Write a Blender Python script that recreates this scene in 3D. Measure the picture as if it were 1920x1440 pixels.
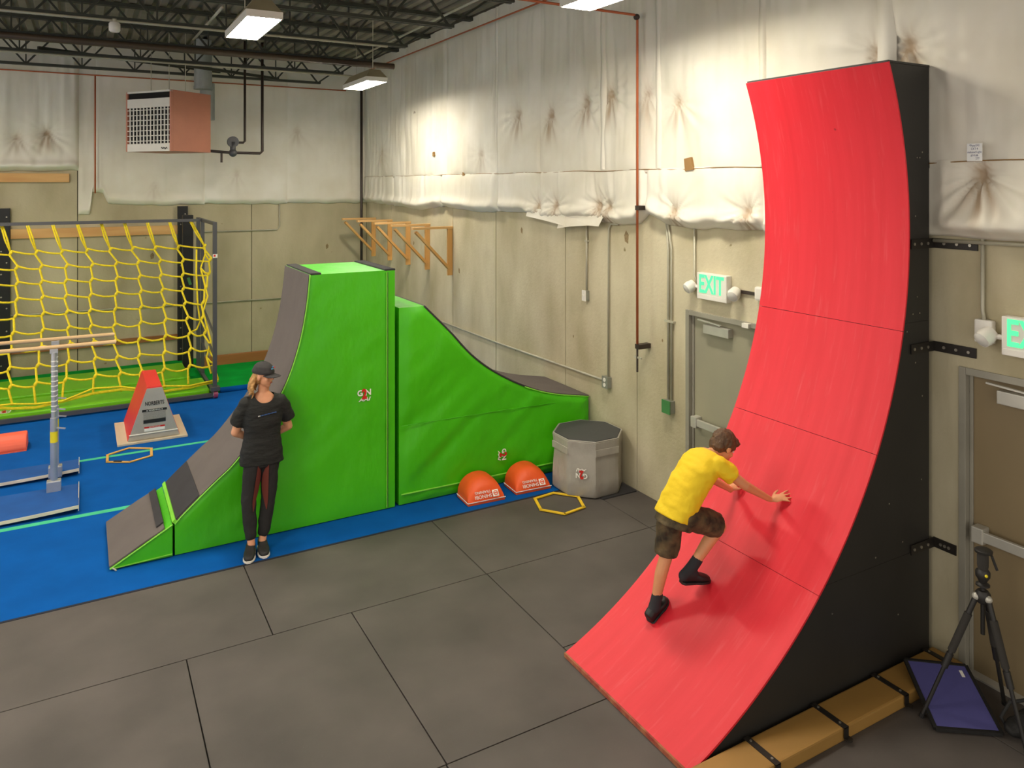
import bpy, bmesh, math, random
import numpy as np
from mathutils import Vector, Matrix, noise as mnoise

# ------------------------------------------------------------------ camera, world, exposure
scene = bpy.context.scene
C = scene.collection
for o in list(bpy.data.objects):
    bpy.data.objects.remove(o)
cam_d = bpy.data.cameras.new('camera'); cam = bpy.data.objects.new('camera', cam_d); C.objects.link(cam)
cam.location = (0, 0, 3.43); cam.rotation_euler = (math.radians(90), 0, math.radians(-29.5))
cam_d.sensor_width = 36; cam_d.sensor_fit = 'HORIZONTAL'; cam_d.lens = 1425/1920*36
cam_d.shift_y = -375/1920; cam_d.clip_start = .05; cam_d.clip_end = 100
scene.camera = cam
world = bpy.data.worlds.new('world'); scene.world = world; world.use_nodes = True
world.node_tree.nodes['Background'].inputs[0].default_value = (1.0, .93, .84, 1)
world.node_tree.nodes['Background'].inputs[1].default_value = .7
scene.view_settings.view_transform = 'Standard'; scene.view_settings.look = 'None'
scene.view_settings.gamma = 1; scene.view_settings.use_curve_mapping = False
scene.view_settings.exposure = 0.85
LAMP = 48.0                                   # radiance of the fluorescent lenses
LAMPCOL = (1.0, .92, .77)

XW, YB = 5.42, 16.05                          # right wall plane, back wall plane
rnd = random.Random(4)
PI = math.pi

# ------------------------------------------------------------------ materials
def lin(c):
    return tuple(((v/255)/12.92 if v/255 <= .04045 else ((v/255+.055)/1.055)**2.4) for v in c)
MATS = {}
def mat(name, rgb, rough=.6, metal=0, var=.12, vscale=4, vstretch=(1,1,1), bump=0, bscale=30, bstretch=(1,1,1), bdist=.01,
        spec=.5, coat=0, rgb2=None, emit=None, estr=0, detail=5, alpha=1, trans=0, stain=None, specks=None):
    if name in MATS: return MATS[name]
    m = bpy.data.materials.new(name); m.use_nodes = True; nt = m.node_tree; N = nt.nodes; L = nt.links
    b = N['Principled BSDF']; c = lin(rgb)
    b.inputs['Roughness'].default_value = rough; b.inputs['Metallic'].default_value = metal
    b.inputs['Specular IOR Level'].default_value = spec; b.inputs['Coat Weight'].default_value = coat
    b.inputs['Transmission Weight'].default_value = trans
    co = N.new('ShaderNodeTexCoord')
    mp = N.new('ShaderNodeMapping'); mp.inputs['Scale'].default_value = vstretch; L.new(co.outputs['Object'], mp.inputs[0])
    nz = N.new('ShaderNodeTexNoise'); nz.inputs['Scale'].default_value = vscale; nz.inputs['Detail'].default_value = detail; L.new(mp.outputs[0], nz.inputs[0])
    rp = N.new('ShaderNodeValToRGB'); rp.color_ramp.elements[0].position = .3; rp.color_ramp.elements[1].position = .7
    c2 = lin(rgb2) if rgb2 else tuple(min(1, v*(1+var)) for v in c)
    c1 = c if rgb2 else tuple(v*(1-var) for v in c)
    rp.color_ramp.elements[0].color = (*c1, 1); rp.color_ramp.elements[1].color = (*c2, 1)
    L.new(nz.outputs[0], rp.inputs[0])
    col = rp.outputs[0]
    if specks:
        sn = N.new('ShaderNodeTexNoise'); sn.inputs['Scale'].default_value = specks[1]; sn.inputs['Detail'].default_value = 2; L.new(co.outputs['Object'], sn.inputs[0])
        sr = N.new('ShaderNodeValToRGB'); sr.color_ramp.elements[0].position = specks[2]; sr.color_ramp.elements[1].position = specks[2]+.03; L.new(sn.outputs[0], sr.inputs[0])
        mx = N.new('ShaderNodeMix'); mx.data_type = 'RGBA'; L.new(sr.outputs[0], mx.inputs[0]); L.new(col, mx.inputs[6]); mx.inputs[7].default_value = (*lin(specks[0]), 1)
        col = mx.outputs[2]
    if name == 'red_paint':
        m3 = N.new('ShaderNodeMapping'); m3.inputs['Scale'].default_value = (2.2, 22, 2.2); L.new(co.outputs['Object'], m3.inputs[0])
        n3 = N.new('ShaderNodeTexNoise'); n3.inputs['Scale'].default_value = 1.6; n3.inputs['Detail'].default_value = 6; L.new(m3.outputs[0], n3.inputs[0])
        r3 = N.new('ShaderNodeValToRGB'); r3.color_ramp.elements[0].position = .58; r3.color_ramp.elements[1].position = .80; r3.color_ramp.elements[1].color = (.3, .3, .3, 1); L.new(n3.outputs[0], r3.inputs[0])
        mx = N.new('ShaderNodeMix'); mx.data_type = 'RGBA'; L.new(r3.outputs[0], mx.inputs[0]); L.new(col, mx.inputs[6]); mx.inputs[7].default_value = (*lin((236, 112, 110)), 1)
        col = mx.outputs[2]
    if stain:
        at = N.new('ShaderNodeAttribute'); at.attribute_name = 'stain'
        mx = N.new('ShaderNodeMix'); mx.data_type = 'RGBA'; L.new(at.outputs['Fac'], mx.inputs[0]); L.new(col, mx.inputs[6]); mx.inputs[7].default_value = (*lin(stain), 1)
        col = mx.outputs[2]
    L.new(col, b.inputs['Base Color'])
    if bump:
        mp2 = N.new('ShaderNodeMapping'); mp2.inputs['Scale'].default_value = bstretch; L.new(co.outputs['Object'], mp2.inputs[0])
        n2 = N.new('ShaderNodeTexNoise'); n2.inputs['Scale'].default_value = bscale; n2.inputs['Detail'].default_value = 4; L.new(mp2.outputs[0], n2.inputs[0])
        bp = N.new('ShaderNodeBump'); bp.inputs['Strength'].default_value = bump; bp.inputs['Distance'].default_value = bdist
        L.new(n2.outputs[0], bp.inputs['Height']); L.new(bp.outputs[0], b.inputs['Normal'])
    if emit:
        b.inputs['Emission Color'].default_value = (*emit, 1); b.inputs['Emission Strength'].default_value = estr
    MATS[name] = m
    return m

M = dict(
 rubber=mat('black_rubber', (84,78,74), .62, var=.24, vscale=1.6, bump=.25, bscale=260, bdist=.002, specks=((104,99,94),140,.72)),
 spall=mat('spalled', (120,100,70), .95, rgb2=(160,140,104), vscale=40),
 slab=mat('slab', (30,29,28), .9),
 carpet=mat('blue_carpet', (6,84,160), .95, var=.10, vscale=3, bump=.4, bscale=300, bdist=.004, spec=.1),
 carpetedge=mat('carpet_edge', (26,30,44), .9),
 turf=mat('green_turf', (4,150,52), .95, var=.18, vscale=2.5, bump=.4, bscale=300, bdist=.004, spec=.1),
 tape=mat('mint_tape', (62,190,140), .7, var=.06),
 concrete=mat('concrete', (168,157,124), .88, rgb2=(210,201,172), vscale=1.5, vstretch=(1,1,.45), detail=12, bump=.35, bscale=30, bdist=.01, specks=((138,122,86),5,.745)),
 concreteb=mat('concrete_back', (158,147,116), .88, rgb2=(198,188,158), vscale=1.2, vstretch=(1,1,.45), detail=12, bump=.3, bscale=30, bdist=.01, specks=((138,122,86),4,.75)),
 quilt=mat('vinyl_facing', (224,217,198), .55, rgb2=(240,236,224), vscale=1.3, detail=6, bump=.15, bscale=9, bstretch=(1,1,.4), bdist=.02, stain=(150,116,72), specks=((120,96,66),3.2,.80)),
 deck=mat('steel_deck', (128,120,104), .7, var=.2, vscale=2),
 joist=mat('joist_paint', (56,58,48), .6, var=.2),
 pipe_brown=mat('brown_pipe', (78,64,50), .5),
 conduit=mat('conduit', (182,178,158), .45, .15),
 darkpipe=mat('dark_pipe', (66,56,50), .45, .3),
 copper=mat('copper_pipe', (190,102,62), .5, .15),
 galv=mat('galvanised', (164,170,168), .4, .4, var=.15, vscale=6),
 heaterbrown=mat('heater_brown', (190,124,100), .55, var=.05),
 whitemetal=mat('white_metal', (222,218,208), .45, var=.05),
 black=mat('black_gap', (10,10,10), .9),
 wood=mat('pine', (206,150,80), .6, rgb2=(222,172,104), vscale=5, vstretch=(1,1,.15)),
 woodx=mat('pine_x', (200,146,84), .6, rgb2=(224,180,118), vscale=6, vstretch=(.12,1,1)),
 wooddark=mat('brown_board', (146,92,46), .6, rgb2=(166,108,58), vscale=6, vstretch=(.12,1,1)),
 steel=mat('grey_steel_tube', (86,86,88), .45, .3, var=.06),
 blacksteel=mat('black_steel', (34,34,35), .5, .3),
 rope=mat('yellow_rope', (236,212,30), .75, var=.12, vscale=30, bump=.5, bscale=160, bdist=.004),
 lime=mat('lime_vinyl', (110,190,16), .4, var=.05),
 green=mat('green_vinyl', (70,186,4), .42, var=.05, vscale=1.5, bump=.55, bscale=2.2, bstretch=(1.5,1,.7), bdist=.05),
 limepipe=mat('lime_piping', (130,215,60), .4),
 nonskid=mat('grey_nonskid', (98,90,86), .8, var=.08, vscale=3, bump=.3, bscale=5, bdist=.02),
 velcro=mat('dark_velcro', (50,48,50), .9),
 grey=mat('grey_vinyl', (172,166,156), .42, var=.05, bump=.7, bscale=4, bstretch=(1,1,.6), bdist=.05),
 lidblack=mat('dark_lid', (66,66,66), .7, var=.06),
 orange=mat('orange_vinyl', (242,92,34), .5, var=.05, bump=.4, bscale=6, bdist=.02),
 coral=mat('coral_vinyl', (238,100,70), .5, var=.05),
 print_white=mat('white_print', (240,238,230), .6, var=.02),
 print_red=mat('red_print', (206,32,22), .5, var=.04),
 print_black=mat('black_print', (26,25,25), .6, var=.04),
 print_grey=mat('grey_print', (136,132,124), .7, rgb2=(160,156,148), vscale=90),
 yellowhoop=mat('yellow_hoop', (238,196,40), .45),
 tanhoop=mat('tan_hoop', (224,172,84), .45),
 silver=mat('silver_vinyl', (176,170,160), .35, var=.05, bump=.3, bscale=8, bdist=.02),
 redside=mat('red_vinyl', (224,48,48), .45, var=.05, vscale=1.2),
 ply=mat('pale_ply', (206,188,158), .6, rgb2=(220,204,176), vscale=8, vstretch=(1,.1,1)),
 chrome=mat('chrome', (196,197,200), .3, .65),
 railwood=mat('rail_wood', (214,176,126), .45, rgb2=(226,192,146), vscale=6, vstretch=(.1,1,1)),
 yellowtag=mat('yellow_label', (230,210,30), .5),
 foam=mat('cream_foam', (214,204,184), .9),
 red=mat('red_paint', (216,30,46), .5, rgb2=(226,40,56), vscale=1.2, vstretch=(.5,9,.5), bump=.06, bscale=3, bstretch=(.6,14,.6), bdist=.01, specks=((170,20,34),16,.78)),
 plyedge=mat('ply_edge', (176,120,80), .7, rgb2=(140,30,34), vscale=14),
 blackply=mat('black_plywood', (40,38,35), .55, var=.14, vscale=2, bump=.12, bscale=8, bstretch=(1,1,.2), bdist=.01),
 tan=mat('tan_vinyl', (160,122,62), .55, var=.06, vscale=2),
 strap=mat('steel_strap', (52,48,44), .45, .5),
 boltmat=mat('bolt', (176,170,156), .35, .8),
 indigo=mat('indigo_fabric', (80,78,140), .8, var=.06),
 tripod=mat('tripod_black', (38,36,34), .5),
 tripodgrip=mat('tripod_foam', (52,49,45), .9),
 bag=mat('black_nylon', (24,23,22), .7, bump=.5, bscale=16, bdist=.02),
 doorgrey=mat('door_paint', (150,146,126), .5, rgb2=(166,160,134), vscale=1.0, detail=3),
 doorbrown=mat('door_paint_brown', (128,112,82), .55, rgb2=(140,122,90), vscale=1.2),
 frame=mat('door_frame', (150,146,132), .45, var=.1, vscale=3),
 alu=mat('aluminium', (190,187,176), .4, .3),
 exitgreen=mat('exit_green', (60,230,130), .5, emit=(.12,1,.42), estr=.45),
 plastic=mat('white_plastic', (232,228,218), .45, var=.03),
 clear=mat('lamp_lens', (222,220,212), .2, var=.03),
 greenpaint=mat('green_box', (70,130,74), .5),
 boxgrey=mat('grey_box', (140,142,130), .5, .2),
 lens=mat('lamp_lens_lit', (255,255,255), .5, emit=LAMPCOL, estr=LAMP),
 housing=mat('lamp_housing', (226,222,210), .4, var=.03),
 tanhouse=mat('lamp_top', (150,140,110), .6),
 skin=mat('skin', (222,160,122), .5, var=.06, vscale=6),
 skinboy=mat('skin_boy', (216,150,104), .5, var=.06, vscale=6),
 hairb=mat('brown_hair', (74,50,30), .6, rgb2=(104,74,46), vscale=40, vstretch=(1,1,.3), bump=.8, bscale=60, bstretch=(1,1,.25), bdist=.01),
 hairbl=mat('blond_hair', (150,106,56), .55, rgb2=(196,152,92), vscale=30, bump=.8, bscale=60, bdist=.01),
 blacktee=mat('black_tee', (30,31,28), .8, var=.1, bump=.6, bscale=9, bstretch=(.6,1,1.6), bdist=.03),
 joggers=mat('black_joggers', (31,30,29), .85, bump=.5, bscale=10, bdist=.02),
 rust=mat('rust_panel', (100,40,28), .85),
 cap=mat('charcoal_cap', (52,50,50), .8),
 capblue=mat('cap_print', (90,150,190), .6),
 bluetext=mat('blue_print', (70,110,176), .6),
 shoe=mat('black_shoe', (36,35,34), .6, bump=.4, bscale=60, bdist=.004),
 shoeblack=mat('black_sneaker', (22,22,23), .5, bump=.4, bscale=30, bdist=.01),
 sole=mat('white_sole', (224,220,210), .6),
 sock=mat('charcoal_sock', (44,44,48), .9),
 yellowtee=mat('yellow_tee', (240,204,26), .75, var=.05, bump=.5, bscale=7, bstretch=(1,1,1), bdist=.03),
 camo=mat('camo_shorts', (40,33,22), .85, rgb2=(104,88,58), vscale=14, detail=3, bump=.4, bscale=12, bdist=.02),
 eye=mat('eye_white', (230,226,220), .3), iris=mat('iris', (60,46,34), .3), lip=mat('lip', (184,96,84), .5),
 paper=mat('paper', (240,240,238), .8, var=.02), ink=mat('ink', (50,50,110), .7), tearbrown=mat('torn_kraft', (150,116,70), .9),
 bluebase=mat('base_blue', (6,78,150), .95), wheel=mat('wheel', (150,60,90), .4),
)

# ------------------------------------------------------------------ object helpers
def root_of(p):
    while p is not None and p.parent is not None: p = p.parent
    return p
def mtx(p):
    r = root_of(p)
    return Matrix.Translation(r.location) @ r.rotation_euler.to_matrix().to_4x4() if r is not None else Matrix.Identity(4)
class MB:
    def __init__(s): s.v = []; s.f = []
    def add(s, vs, fs):
        n = len(s.v); s.v += [tuple(v) for v in vs]; s.f += [tuple(i+n for i in f) for f in fs]; return s
    def box(s, x0, x1, y0, y1, z0, z1):
        vs = [(x, y, z) for z in (z0, z1) for y in (y0, y1) for x in (x0, x1)]
        return s.add(vs, [(0,2,3,1),(4,5,7,6),(0,1,5,4),(2,6,7,3),(0,4,6,2),(1,3,7,5)])
    def bar(s, a, b, w, h, up=(0,0,1)):
        a, b = Vector(a), Vector(b); d = (b-a).normalized(); u = Vector(up)
        if abs(d.dot(u)) > .98: u = Vector((1,0,0))
        r = d.cross(u).normalized(); u = r.cross(d)
        vs = [p + r*i*w/2 + u*j*h/2 for p in (a, b) for j in (-1, 1) for i in (-1, 1)]
        return s.add(vs, [(0,1,3,2),(4,6,7,5),(0,4,5,1),(2,3,7,6),(0,2,6,4),(1,5,7,3)])
    def tube(s, pts, r, n=8, cap=True):
        pts = [Vector(p) for p in pts]; rs = r if isinstance(r, (list, tuple)) else [r]*len(pts)
        vs = []; fs = []; prev = None
        for i, p in enumerate(pts):
            d = ((pts[i+1]-p) if i == 0 else (p-pts[i-1]) if i == len(pts)-1 else (pts[i+1]-pts[i-1])).normalized()
            if prev is None:
                u = Vector((0,0,1)) if abs(d.z) < .9 else Vector((1,0,0))
                a = d.cross(u).normalized()
            else:
                a = (prev - d*prev.dot(d)).normalized()
            prev = a; b = d.cross(a)
            for k in range(n):
                t = 2*PI*k/n; vs.append(p + (a*math.cos(t)+b*math.sin(t))*rs[i])
        for i in range(len(pts)-1):
            for k in range(n):
                fs.append((i*n+k, i*n+(k+1)%n, (i+1)*n+(k+1)%n, (i+1)*n+k))
        if cap:
            fs.append(tuple(range(n-1, -1, -1))); fs.append(tuple((len(pts)-1)*n+k for k in range(n)))
        return s.add(vs, fs)
    def prism(s, prof, a, b, axis='y'):
        n = len(prof)
        def P(u, w, t): return (u, t, w) if axis == 'y' else (t, u, w) if axis == 'x' else (u, w, t)
        vs = [P(u, w, a) for u, w in prof] + [P(u, w, b) for u, w in prof]
        fs = [tuple(range(n)), tuple(range(2*n-1, n-1, -1))] + [(i, n+i, n+(i+1) % n, (i+1) % n) for i in range(n)]
        return s.add(vs, fs)
    def strip(s, prof, th, y0, y1):
        # a curved sheet: profile (x,z) polyline, thickness th along its left normal, extruded in y
        n = len(prof); off = []
        for i, (x, z) in enumerate(prof):
            a = prof[max(0, i-1)]; b = prof[min(n-1, i+1)]; dx, dz = b[0]-a[0], b[1]-a[1]; l = math.hypot(dx, dz)
            off.append((x-dz/l*th, z+dx/l*th))
        vs = []
        for y in (y0, y1):
            vs += [(x, y, z) for x, z in prof] + [(x, y, z) for x, z in off]
        fs = []
        for i in range(n-1):
            fs += [(i, i+1, n+i+1, n+i), (2*n+i, 3*n+i, 3*n+i+1, 2*n+i+1), (i, 2*n+i, 2*n+i+1, i+1), (n+i, n+i+1, 3*n+i+1, 3*n+i)]
        fs += [(0, n, 3*n, 2*n), (n-1, 3*n-1, 4*n-1, 2*n-1)]
        return s.add(vs, fs)
    def lathe(s, c, prof, n=20):
        c = Vector(c); vs = []; fs = []; k = len(prof)
        for r, z in prof:
            for i in range(n): t = 2*PI*i/n; vs.append((c.x+r*math.cos(t), c.y+r*math.sin(t), c.z+z))
        for j in range(k-1):
            for i in range(n): fs.append((j*n+i, j*n+(i+1) % n, (j+1)*n+(i+1) % n, (j+1)*n+i))
        fs += [tuple(range(n-1, -1, -1)), tuple((k-1)*n+i for i in range(n))]
        return s.add(vs, fs)
    def ball(s, c, r, n=10, sc=(1,1,1)):
        c = Vector(c); prof = [(max(.0006, r*math.sin(PI*j/n)), -r*math.cos(PI*j/n)) for j in range(n+1)]
        vs = []; fs = []; m = 2*n
        for rr, z in prof:
            for i in range(m): t = 2*PI*i/m; vs.append((c.x+rr*math.cos(t)*sc[0], c.y+rr*math.sin(t)*sc[1], c.z+z*sc[2]))
        for j in range(n):
            for i in range(m): fs.append((j*m+i, j*m+(i+1) % m, (j+1)*m+(i+1) % m, (j+1)*m+i))
        return s.add(vs, fs)
def obj(name, mb, m, parent=None, smooth=False, bevel=0, label=None, fix=True):
    me = bpy.data.meshes.new(name); inv = mtx(parent).inverted()
    me.from_pydata([inv @ Vector(v) for v in mb.v], [], mb.f)
    if fix or bevel:
        bm = bmesh.new(); bm.from_mesh(me)
        if bevel: 
            es = [e for e in bm.edges if len(e.link_faces) == 2 and e.calc_face_angle(0) > .6]
            bmesh.ops.bevel(bm, geom=es, offset=bevel, segments=2, affect='EDGES', profile=.6)
        bmesh.ops.recalc_face_normals(bm, faces=bm.faces); bm.to_mesh(me); bm.free()
    if smooth:
        me.polygons.foreach_set('use_smooth', [True]*len(me.polygons))
    me.materials.append(M[m] if isinstance(m, str) else m)
    o = bpy.data.objects.new(name, me); C.objects.link(o); o.parent = parent
    if smooth == 'auto':
        try: me.set_sharp_from_angle(angle=math.radians(40))
        except Exception: pass
    if label: o['label'] = label
    return o
def thing(name, label, cat, loc=(0,0,0), rz=0, group=None):
    o = bpy.data.objects.new(name, None); C.objects.link(o); o.empty_display_size = .1
    o.location = loc; o.rotation_euler = (0, 0, rz); tag(o, label, cat, group); return o
def tag(o, label, cat, group=None):
    o['label'] = label; o['category'] = cat
    if group: o['group'] = group
    return o
def struct(name, mb, m, **k):
    o = obj(name, mb, m, **k); o['kind'] = 'structure'; return o
def text(name, s, size, origin, right, up, m, parent, off=.003, align='CENTER', shear=0, th=.0015, xs=1, bold=0):
    cu = bpy.data.curves.new('t', 'FONT'); cu.body = s; cu.size = size; cu.align_x = align; cu.align_y = 'CENTER'; cu.shear = shear; cu.offset = bold*size
    cu.extrude = th; cu.resolution_u = 3
    to = bpy.data.objects.new('t', cu); C.objects.link(to)
    dg = bpy.context.evaluated_depsgraph_get(); me = bpy.data.meshes.new_from_object(to.evaluated_get(dg))
    bpy.data.objects.remove(to); bpy.data.curves.remove(cu)
    R, U = Vector(right).normalized(), Vector(up).normalized(); Nn = R.cross(U); O = Vector(origin) + Nn*off
    inv = mtx(parent).inverted()
    for v in me.vertices: v.co = inv @ (O + R*v.co.x*xs + U*v.co.y + Nn*v.co.z)
    me.name = name; me.materials.clear(); me.materials.append(M[m])
    o = bpy.data.objects.new(name, me); C.objects.link(o); o.parent = parent; return o
def quad(name, c, right, up, w, h, m, parent, off=.003, th=.002):
    R, U = Vector(right).normalized(), Vector(up).normalized(); Nn = R.cross(U); c = Vector(c)+Nn*off
    mb = MB(); vs = [c+R*i*w/2+U*j*h/2+Nn*k for k in (-th, th) for j in (-1, 1) for i in (-1, 1)]
    mb.add(vs, [(0,2,3,1),(4,5,7,6),(0,1,5,4),(2,6,7,3),(0,4,6,2),(1,3,7,5)])
    return obj(name, mb, m, parent)
def arc(c, r, a0, a1, n): return [(c[0]+r*math.cos(a0+(a1-a0)*i/n), c[1]+r*math.sin(a0+(a1-a0)*i/n)) for i in range(n+1)]

# value noise for meshes
_tab = np.random.RandomState(3).rand(256, 256)
def vn(x, y):
    xi = np.floor(x).astype(int); yi = np.floor(y).astype(int); fx = x-xi; fy = y-yi
    fx = fx*fx*(3-2*fx); fy = fy*fy*(3-2*fy); T = lambda a, b: _tab[a % 256, b % 256]
    return (T(xi, yi)*(1-fx)+T(xi+1, yi)*fx)*(1-fy)+(T(xi, yi+1)*(1-fx)+T(xi+1, yi+1)*fx)*fy

def logo(parent, c, r, u, s):
    r, u = Vector(r), Vector(u); c = Vector(c)
    text('logo_letter', 'G', s, c-r*s*.52+u*s*.18, r, u, 'print_white', parent, bold=.03)
    text('logo_letter', 'N', s, c+r*s*.5+u*s*.18, r, u, 'print_white', parent, bold=.03)
    text('logo_numeral', '2', s*1.6, c+u*s*.0, r, u, 'print_red', parent, off=.006, xs=.75, bold=.05)
    text('logo_letter', "AAI", s*.62, c-u*s*.62, r, u, 'print_white', parent, shear=.3, xs=1.4, bold=.03)

# ------------------------------------------------------------------ floor
floor = struct('floor', MB().box(-7, XW+.2, -3, YB+.2, -.12, -.021), 'slab')
G = .004
tiles = []
for k in range(-4, 3):                                            # back row of long mats
    a = 1.265+1.832*k
    if a < XW: tiles.append((a, min(a+1.832, XW), 5.93, 7.13))
for k in range(-5, 1):                                            # second row, mats turned
    b = 3.10+1.222*k; tiles.append((b-1.222, b, 4.10, 5.93))
tiles += [(3.10, 4.93, 4.71, 5.93), (4.93, XW, 4.71, 5.93), (3.10, 4.93, 3.49, 4.71), (4.93, XW, 3.49, 4.71)]
for k in range(-4, 2): a = .65+1.222*k; tiles.append((a, a+1.222, 2.27, 4.10))
tiles += [(3.094, 4.926, 2.27, 3.49), (4.926, XW, 2.27, 3.49)]
for k in range(-4, 4):
    a = -.1+1.83*k
    if a < XW: tiles.append((a, min(a+1.83, XW), 1.05, 2.27))
    if a < XW: tiles.append((a, min(a+1.83, XW), -1.0, 1.05))
for (a, b, c, d) in tiles:
    obj('rubber_tile', MB().box(a+G, b-G, c+G, d-G, -.02, 0), 'rubber', floor, bevel=.003)
# blue carpet, its dark edge, green turf at the back
carpet = thing('blue_carpet', 'bright blue gym carpet covering the floor on the left behind black mats', 'carpet', (-1, 10, 0))
obj('pile', MB().box(-7, XW-.01, 7.15, 13.2, -.02, .004), 'carpet', carpet)
obj('edge_binding', MB().box(-7, XW-.01, 7.125, 7.15, -.02, .003), 'carpetedge', carpet)
for y0, y1, x0, x1 in ((10.77, 10.84, -3.0, 2.0), (8.98, 9.06, -3.0, 1.2)):
    obj('tape_strip', MB().box(x0, x1, y0, y1, .004, .006), 'tape', carpet, label='mint green tape line')
tag(obj('turf_mat', MB().box(-3, XW-.01, 13.31, YB-.02, -.02, .012), 'turf'), 'green artificial turf laid along the foot of the back wall', 'turf')

tag(obj('carpet_roll', MB().tube([(1.98, 13.255, .03), (XW-.02, 13.255, .03)], .05, 12), 'carpet', smooth=True), 'rolled blue carpet edge lying between the blue carpet and green turf', 'carpet roll')
# ------------------------------------------------------------------ walls
def wall_piece(mb, y0, y1, z0, z1): mb.box(XW, XW+.06, y0, y1, z0, z1)
D1 = (4.86, 5.93); D2 = (2.06, 3.13); DT = 2.14
wr = struct('wall_right', MB().box(XW+.12, XW+.25, -3, YB+.2, -.1, 6.4), 'slab')
for y0, y1, hole in ((14.48, YB, None), (11.6, 14.48, None), (10.07, 11.6, None), (8.18, 10.07, None), (6.73, 8.18, None), (3.98, 6.73, D1), (1.2, 3.98, D2), (-3, 1.2, None)):
    mb = MB(); g = .011 if 10.07 in (y0, y1) else .005
    if hole:
        wall_piece(mb, y0+g, hole[0], -.02, 6.35); wall_piece(mb, hole[1], y1-g, -.02, 6.35); wall_piece(mb, hole[0], hole[1], DT, 6.35)
    else: wall_piece(mb, y0+g, y1-g, -.02, 6.35)
    obj('concrete_panel', mb, 'concrete', wr)
for y, z, q in ((9.3, 2.77, .05), (6.92, 2.82, .08), (11.35, 2.0, .05), (8.0, 1.5, .02), (6.3, 1.75, .02)):
    obj('spalled_patch', MB().prism([(y-q*.4, z-q*.9), (y+q*.35, z-q*.6), (y+q*.5, z+q*.3), (y+q*.1, z+q), (y-q*.5, z+q*.4)], XW-.002, XW+.01, 'x'), 'spall', wr)
wb = struct('wall_back', MB().box(-7, XW+.2, YB+.1, YB+.25, -.1, 6.4), 'slab')
for x0, x1 in ((-7, -3.2), (-3.2, -.07), (-.07, 3.0), (3.0, XW)):
    obj('concrete_panel', MB().box(x0+.006, x1-.006, YB, YB+.06, -.02, 6.35), 'concreteb', wb)

for x, z, q in ((1.17, 2.05, .07), (4.55, 2.1, .06)):
    obj('spalled_patch', MB().prism([(x-q*.4, z-q*.9), (x+q*.35, z-q*.6), (x+q*.5, z+q*.3), (x+q*.1, z+q), (x-q*.5, z+q*.4)], YB-.002, YB+.01, 'y'), 'spall', wb)
# ------------------------------------------------------------------ ceiling: deck and open web joists
deck = MB(); prof = []; x = -7
while x < XW+.1:
    prof += [(x, 6.06), (x+.09, 6.06), (x+.115, 6.105), (x+.175, 6.105)]; x += .2
n = len(prof); vs = [(a, -3, z) for a, z in prof]+[(a, YB+.1, z) for a, z in prof]
vs += [(-7, -3, 6.2), (XW+.1, -3, 6.2), (-7, YB+.1, 6.2), (XW+.1, YB+.1, 6.2)]
deck.add(vs, [(i, i+1, n+i+1, n+i) for i in range(n-1)]+[(2*n, 2*n+2, 2*n+3, 2*n+1)])
struct('ceiling', deck, 'deck', fix=False)
JY = [15.5, 13.95, 12.38, 10.74, 9.1, 7.5, 5.9, 4.3, 2.7]
JN = ['nearest the back wall', 'second from the back wall', 'third from the back wall, above the brown pipe', 'fourth from the back wall', 'fifth from the back wall', 'sixth from the back wall', 'seventh from the back wall', 'eighth from the back wall', 'ninth from the back wall']
for y, nm in zip(JY, JN):
    j = thing('roof_joist', 'dark open web steel roof joist, '+nm, 'joist', (0, y, 5.5), group='open web roof joists')
    for dy in (-.035, .035):
        obj('top_chord', MB().box(-6.9, 5.36, y+dy-.025, y+dy+.025, 5.995, 6.045), 'joist', j)
        obj('bottom_chord', MB().box(-6.9, 4.25, y+dy-.02, y+dy+.02, 5.48, 5.52), 'joist', j)
    x = 4.2; k = 0
    obj('web_member', MB().bar((x, y, 5.5), (4.9, y, 6.01), .028, .028), 'joist', j)
    while x > -6:
        b = (x-.42, y, 6.01); c = (x-.84, y, 5.5)
        obj('web_member', MB().bar((x, y, 5.5), b, .028, .028), 'joist', j)
        obj('web_member', MB().bar(b, c, .028, .028), 'joist', j)
        obj('web_member', MB().bar(c, (x-.84, y, 6.01), .02, .02), 'joist', j)
        x -= .84
tag(obj('sprinkler_main', MB().tube([(-6.9, 12.2, 5.42), (4.6, 12.2, 5.42)], .05, 12), 'pipe_brown', smooth=True), 'thick brown sprinkler main running under the third joist', 'pipe')
for k, (x0, x1, z) in enumerate(((-.6, 2.3, 5.56), (.9, 3.4, 5.5))):
    tag(obj('bridging_bar', MB().bar((x0, 14.0, z), (x1, 15.45, z+.02), .05, .05), 'joist'), ['dark steel bridging bar crossing above the left of the heater', 'dark steel bridging bar crossing above the heater flue'][k], 'brace')
for k, (pts, lb) in enumerate((([(1.5, 9.85, 5.6), (1.46, 12.3, 5.6)], 'pale conduit running back from the left ceiling light'),
        ([(4.25, 6.8, 5.72), (4.34, 14.0, 5.72)], 'long pale conduit running back beside the right wall'),
        ([(-6.9, 10.6, 5.45), (3.9, 10.6, 5.45)], 'thin grey conduit clipped along the fourth joist'),
        ([(-6.9, 13.8, 5.44), (4.6, 13.8, 5.44)], 'thin grey conduit clipped along the second joist'))):
    tag(obj('conduit', MB().tube(pts, .018, 8), 'conduit', smooth=True), lb, 'conduit')
cd = thing('ceiling_conduit_box', 'small white junction box hanging from the conduit at upper left', 'junction box', (.35, 10.6, 5.4))
obj('body', MB().lathe((.35, 10.6, 5.31), [(.05, 0), (.065, .02), (.065, .1), (.05, .12)], 16), 'whitemetal', cd, smooth='auto')
obj('collar', MB().tube([(.35, 10.6, 5.42), (.35, 10.6, 5.47)], .03, 10), 'conduit', cd)

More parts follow.
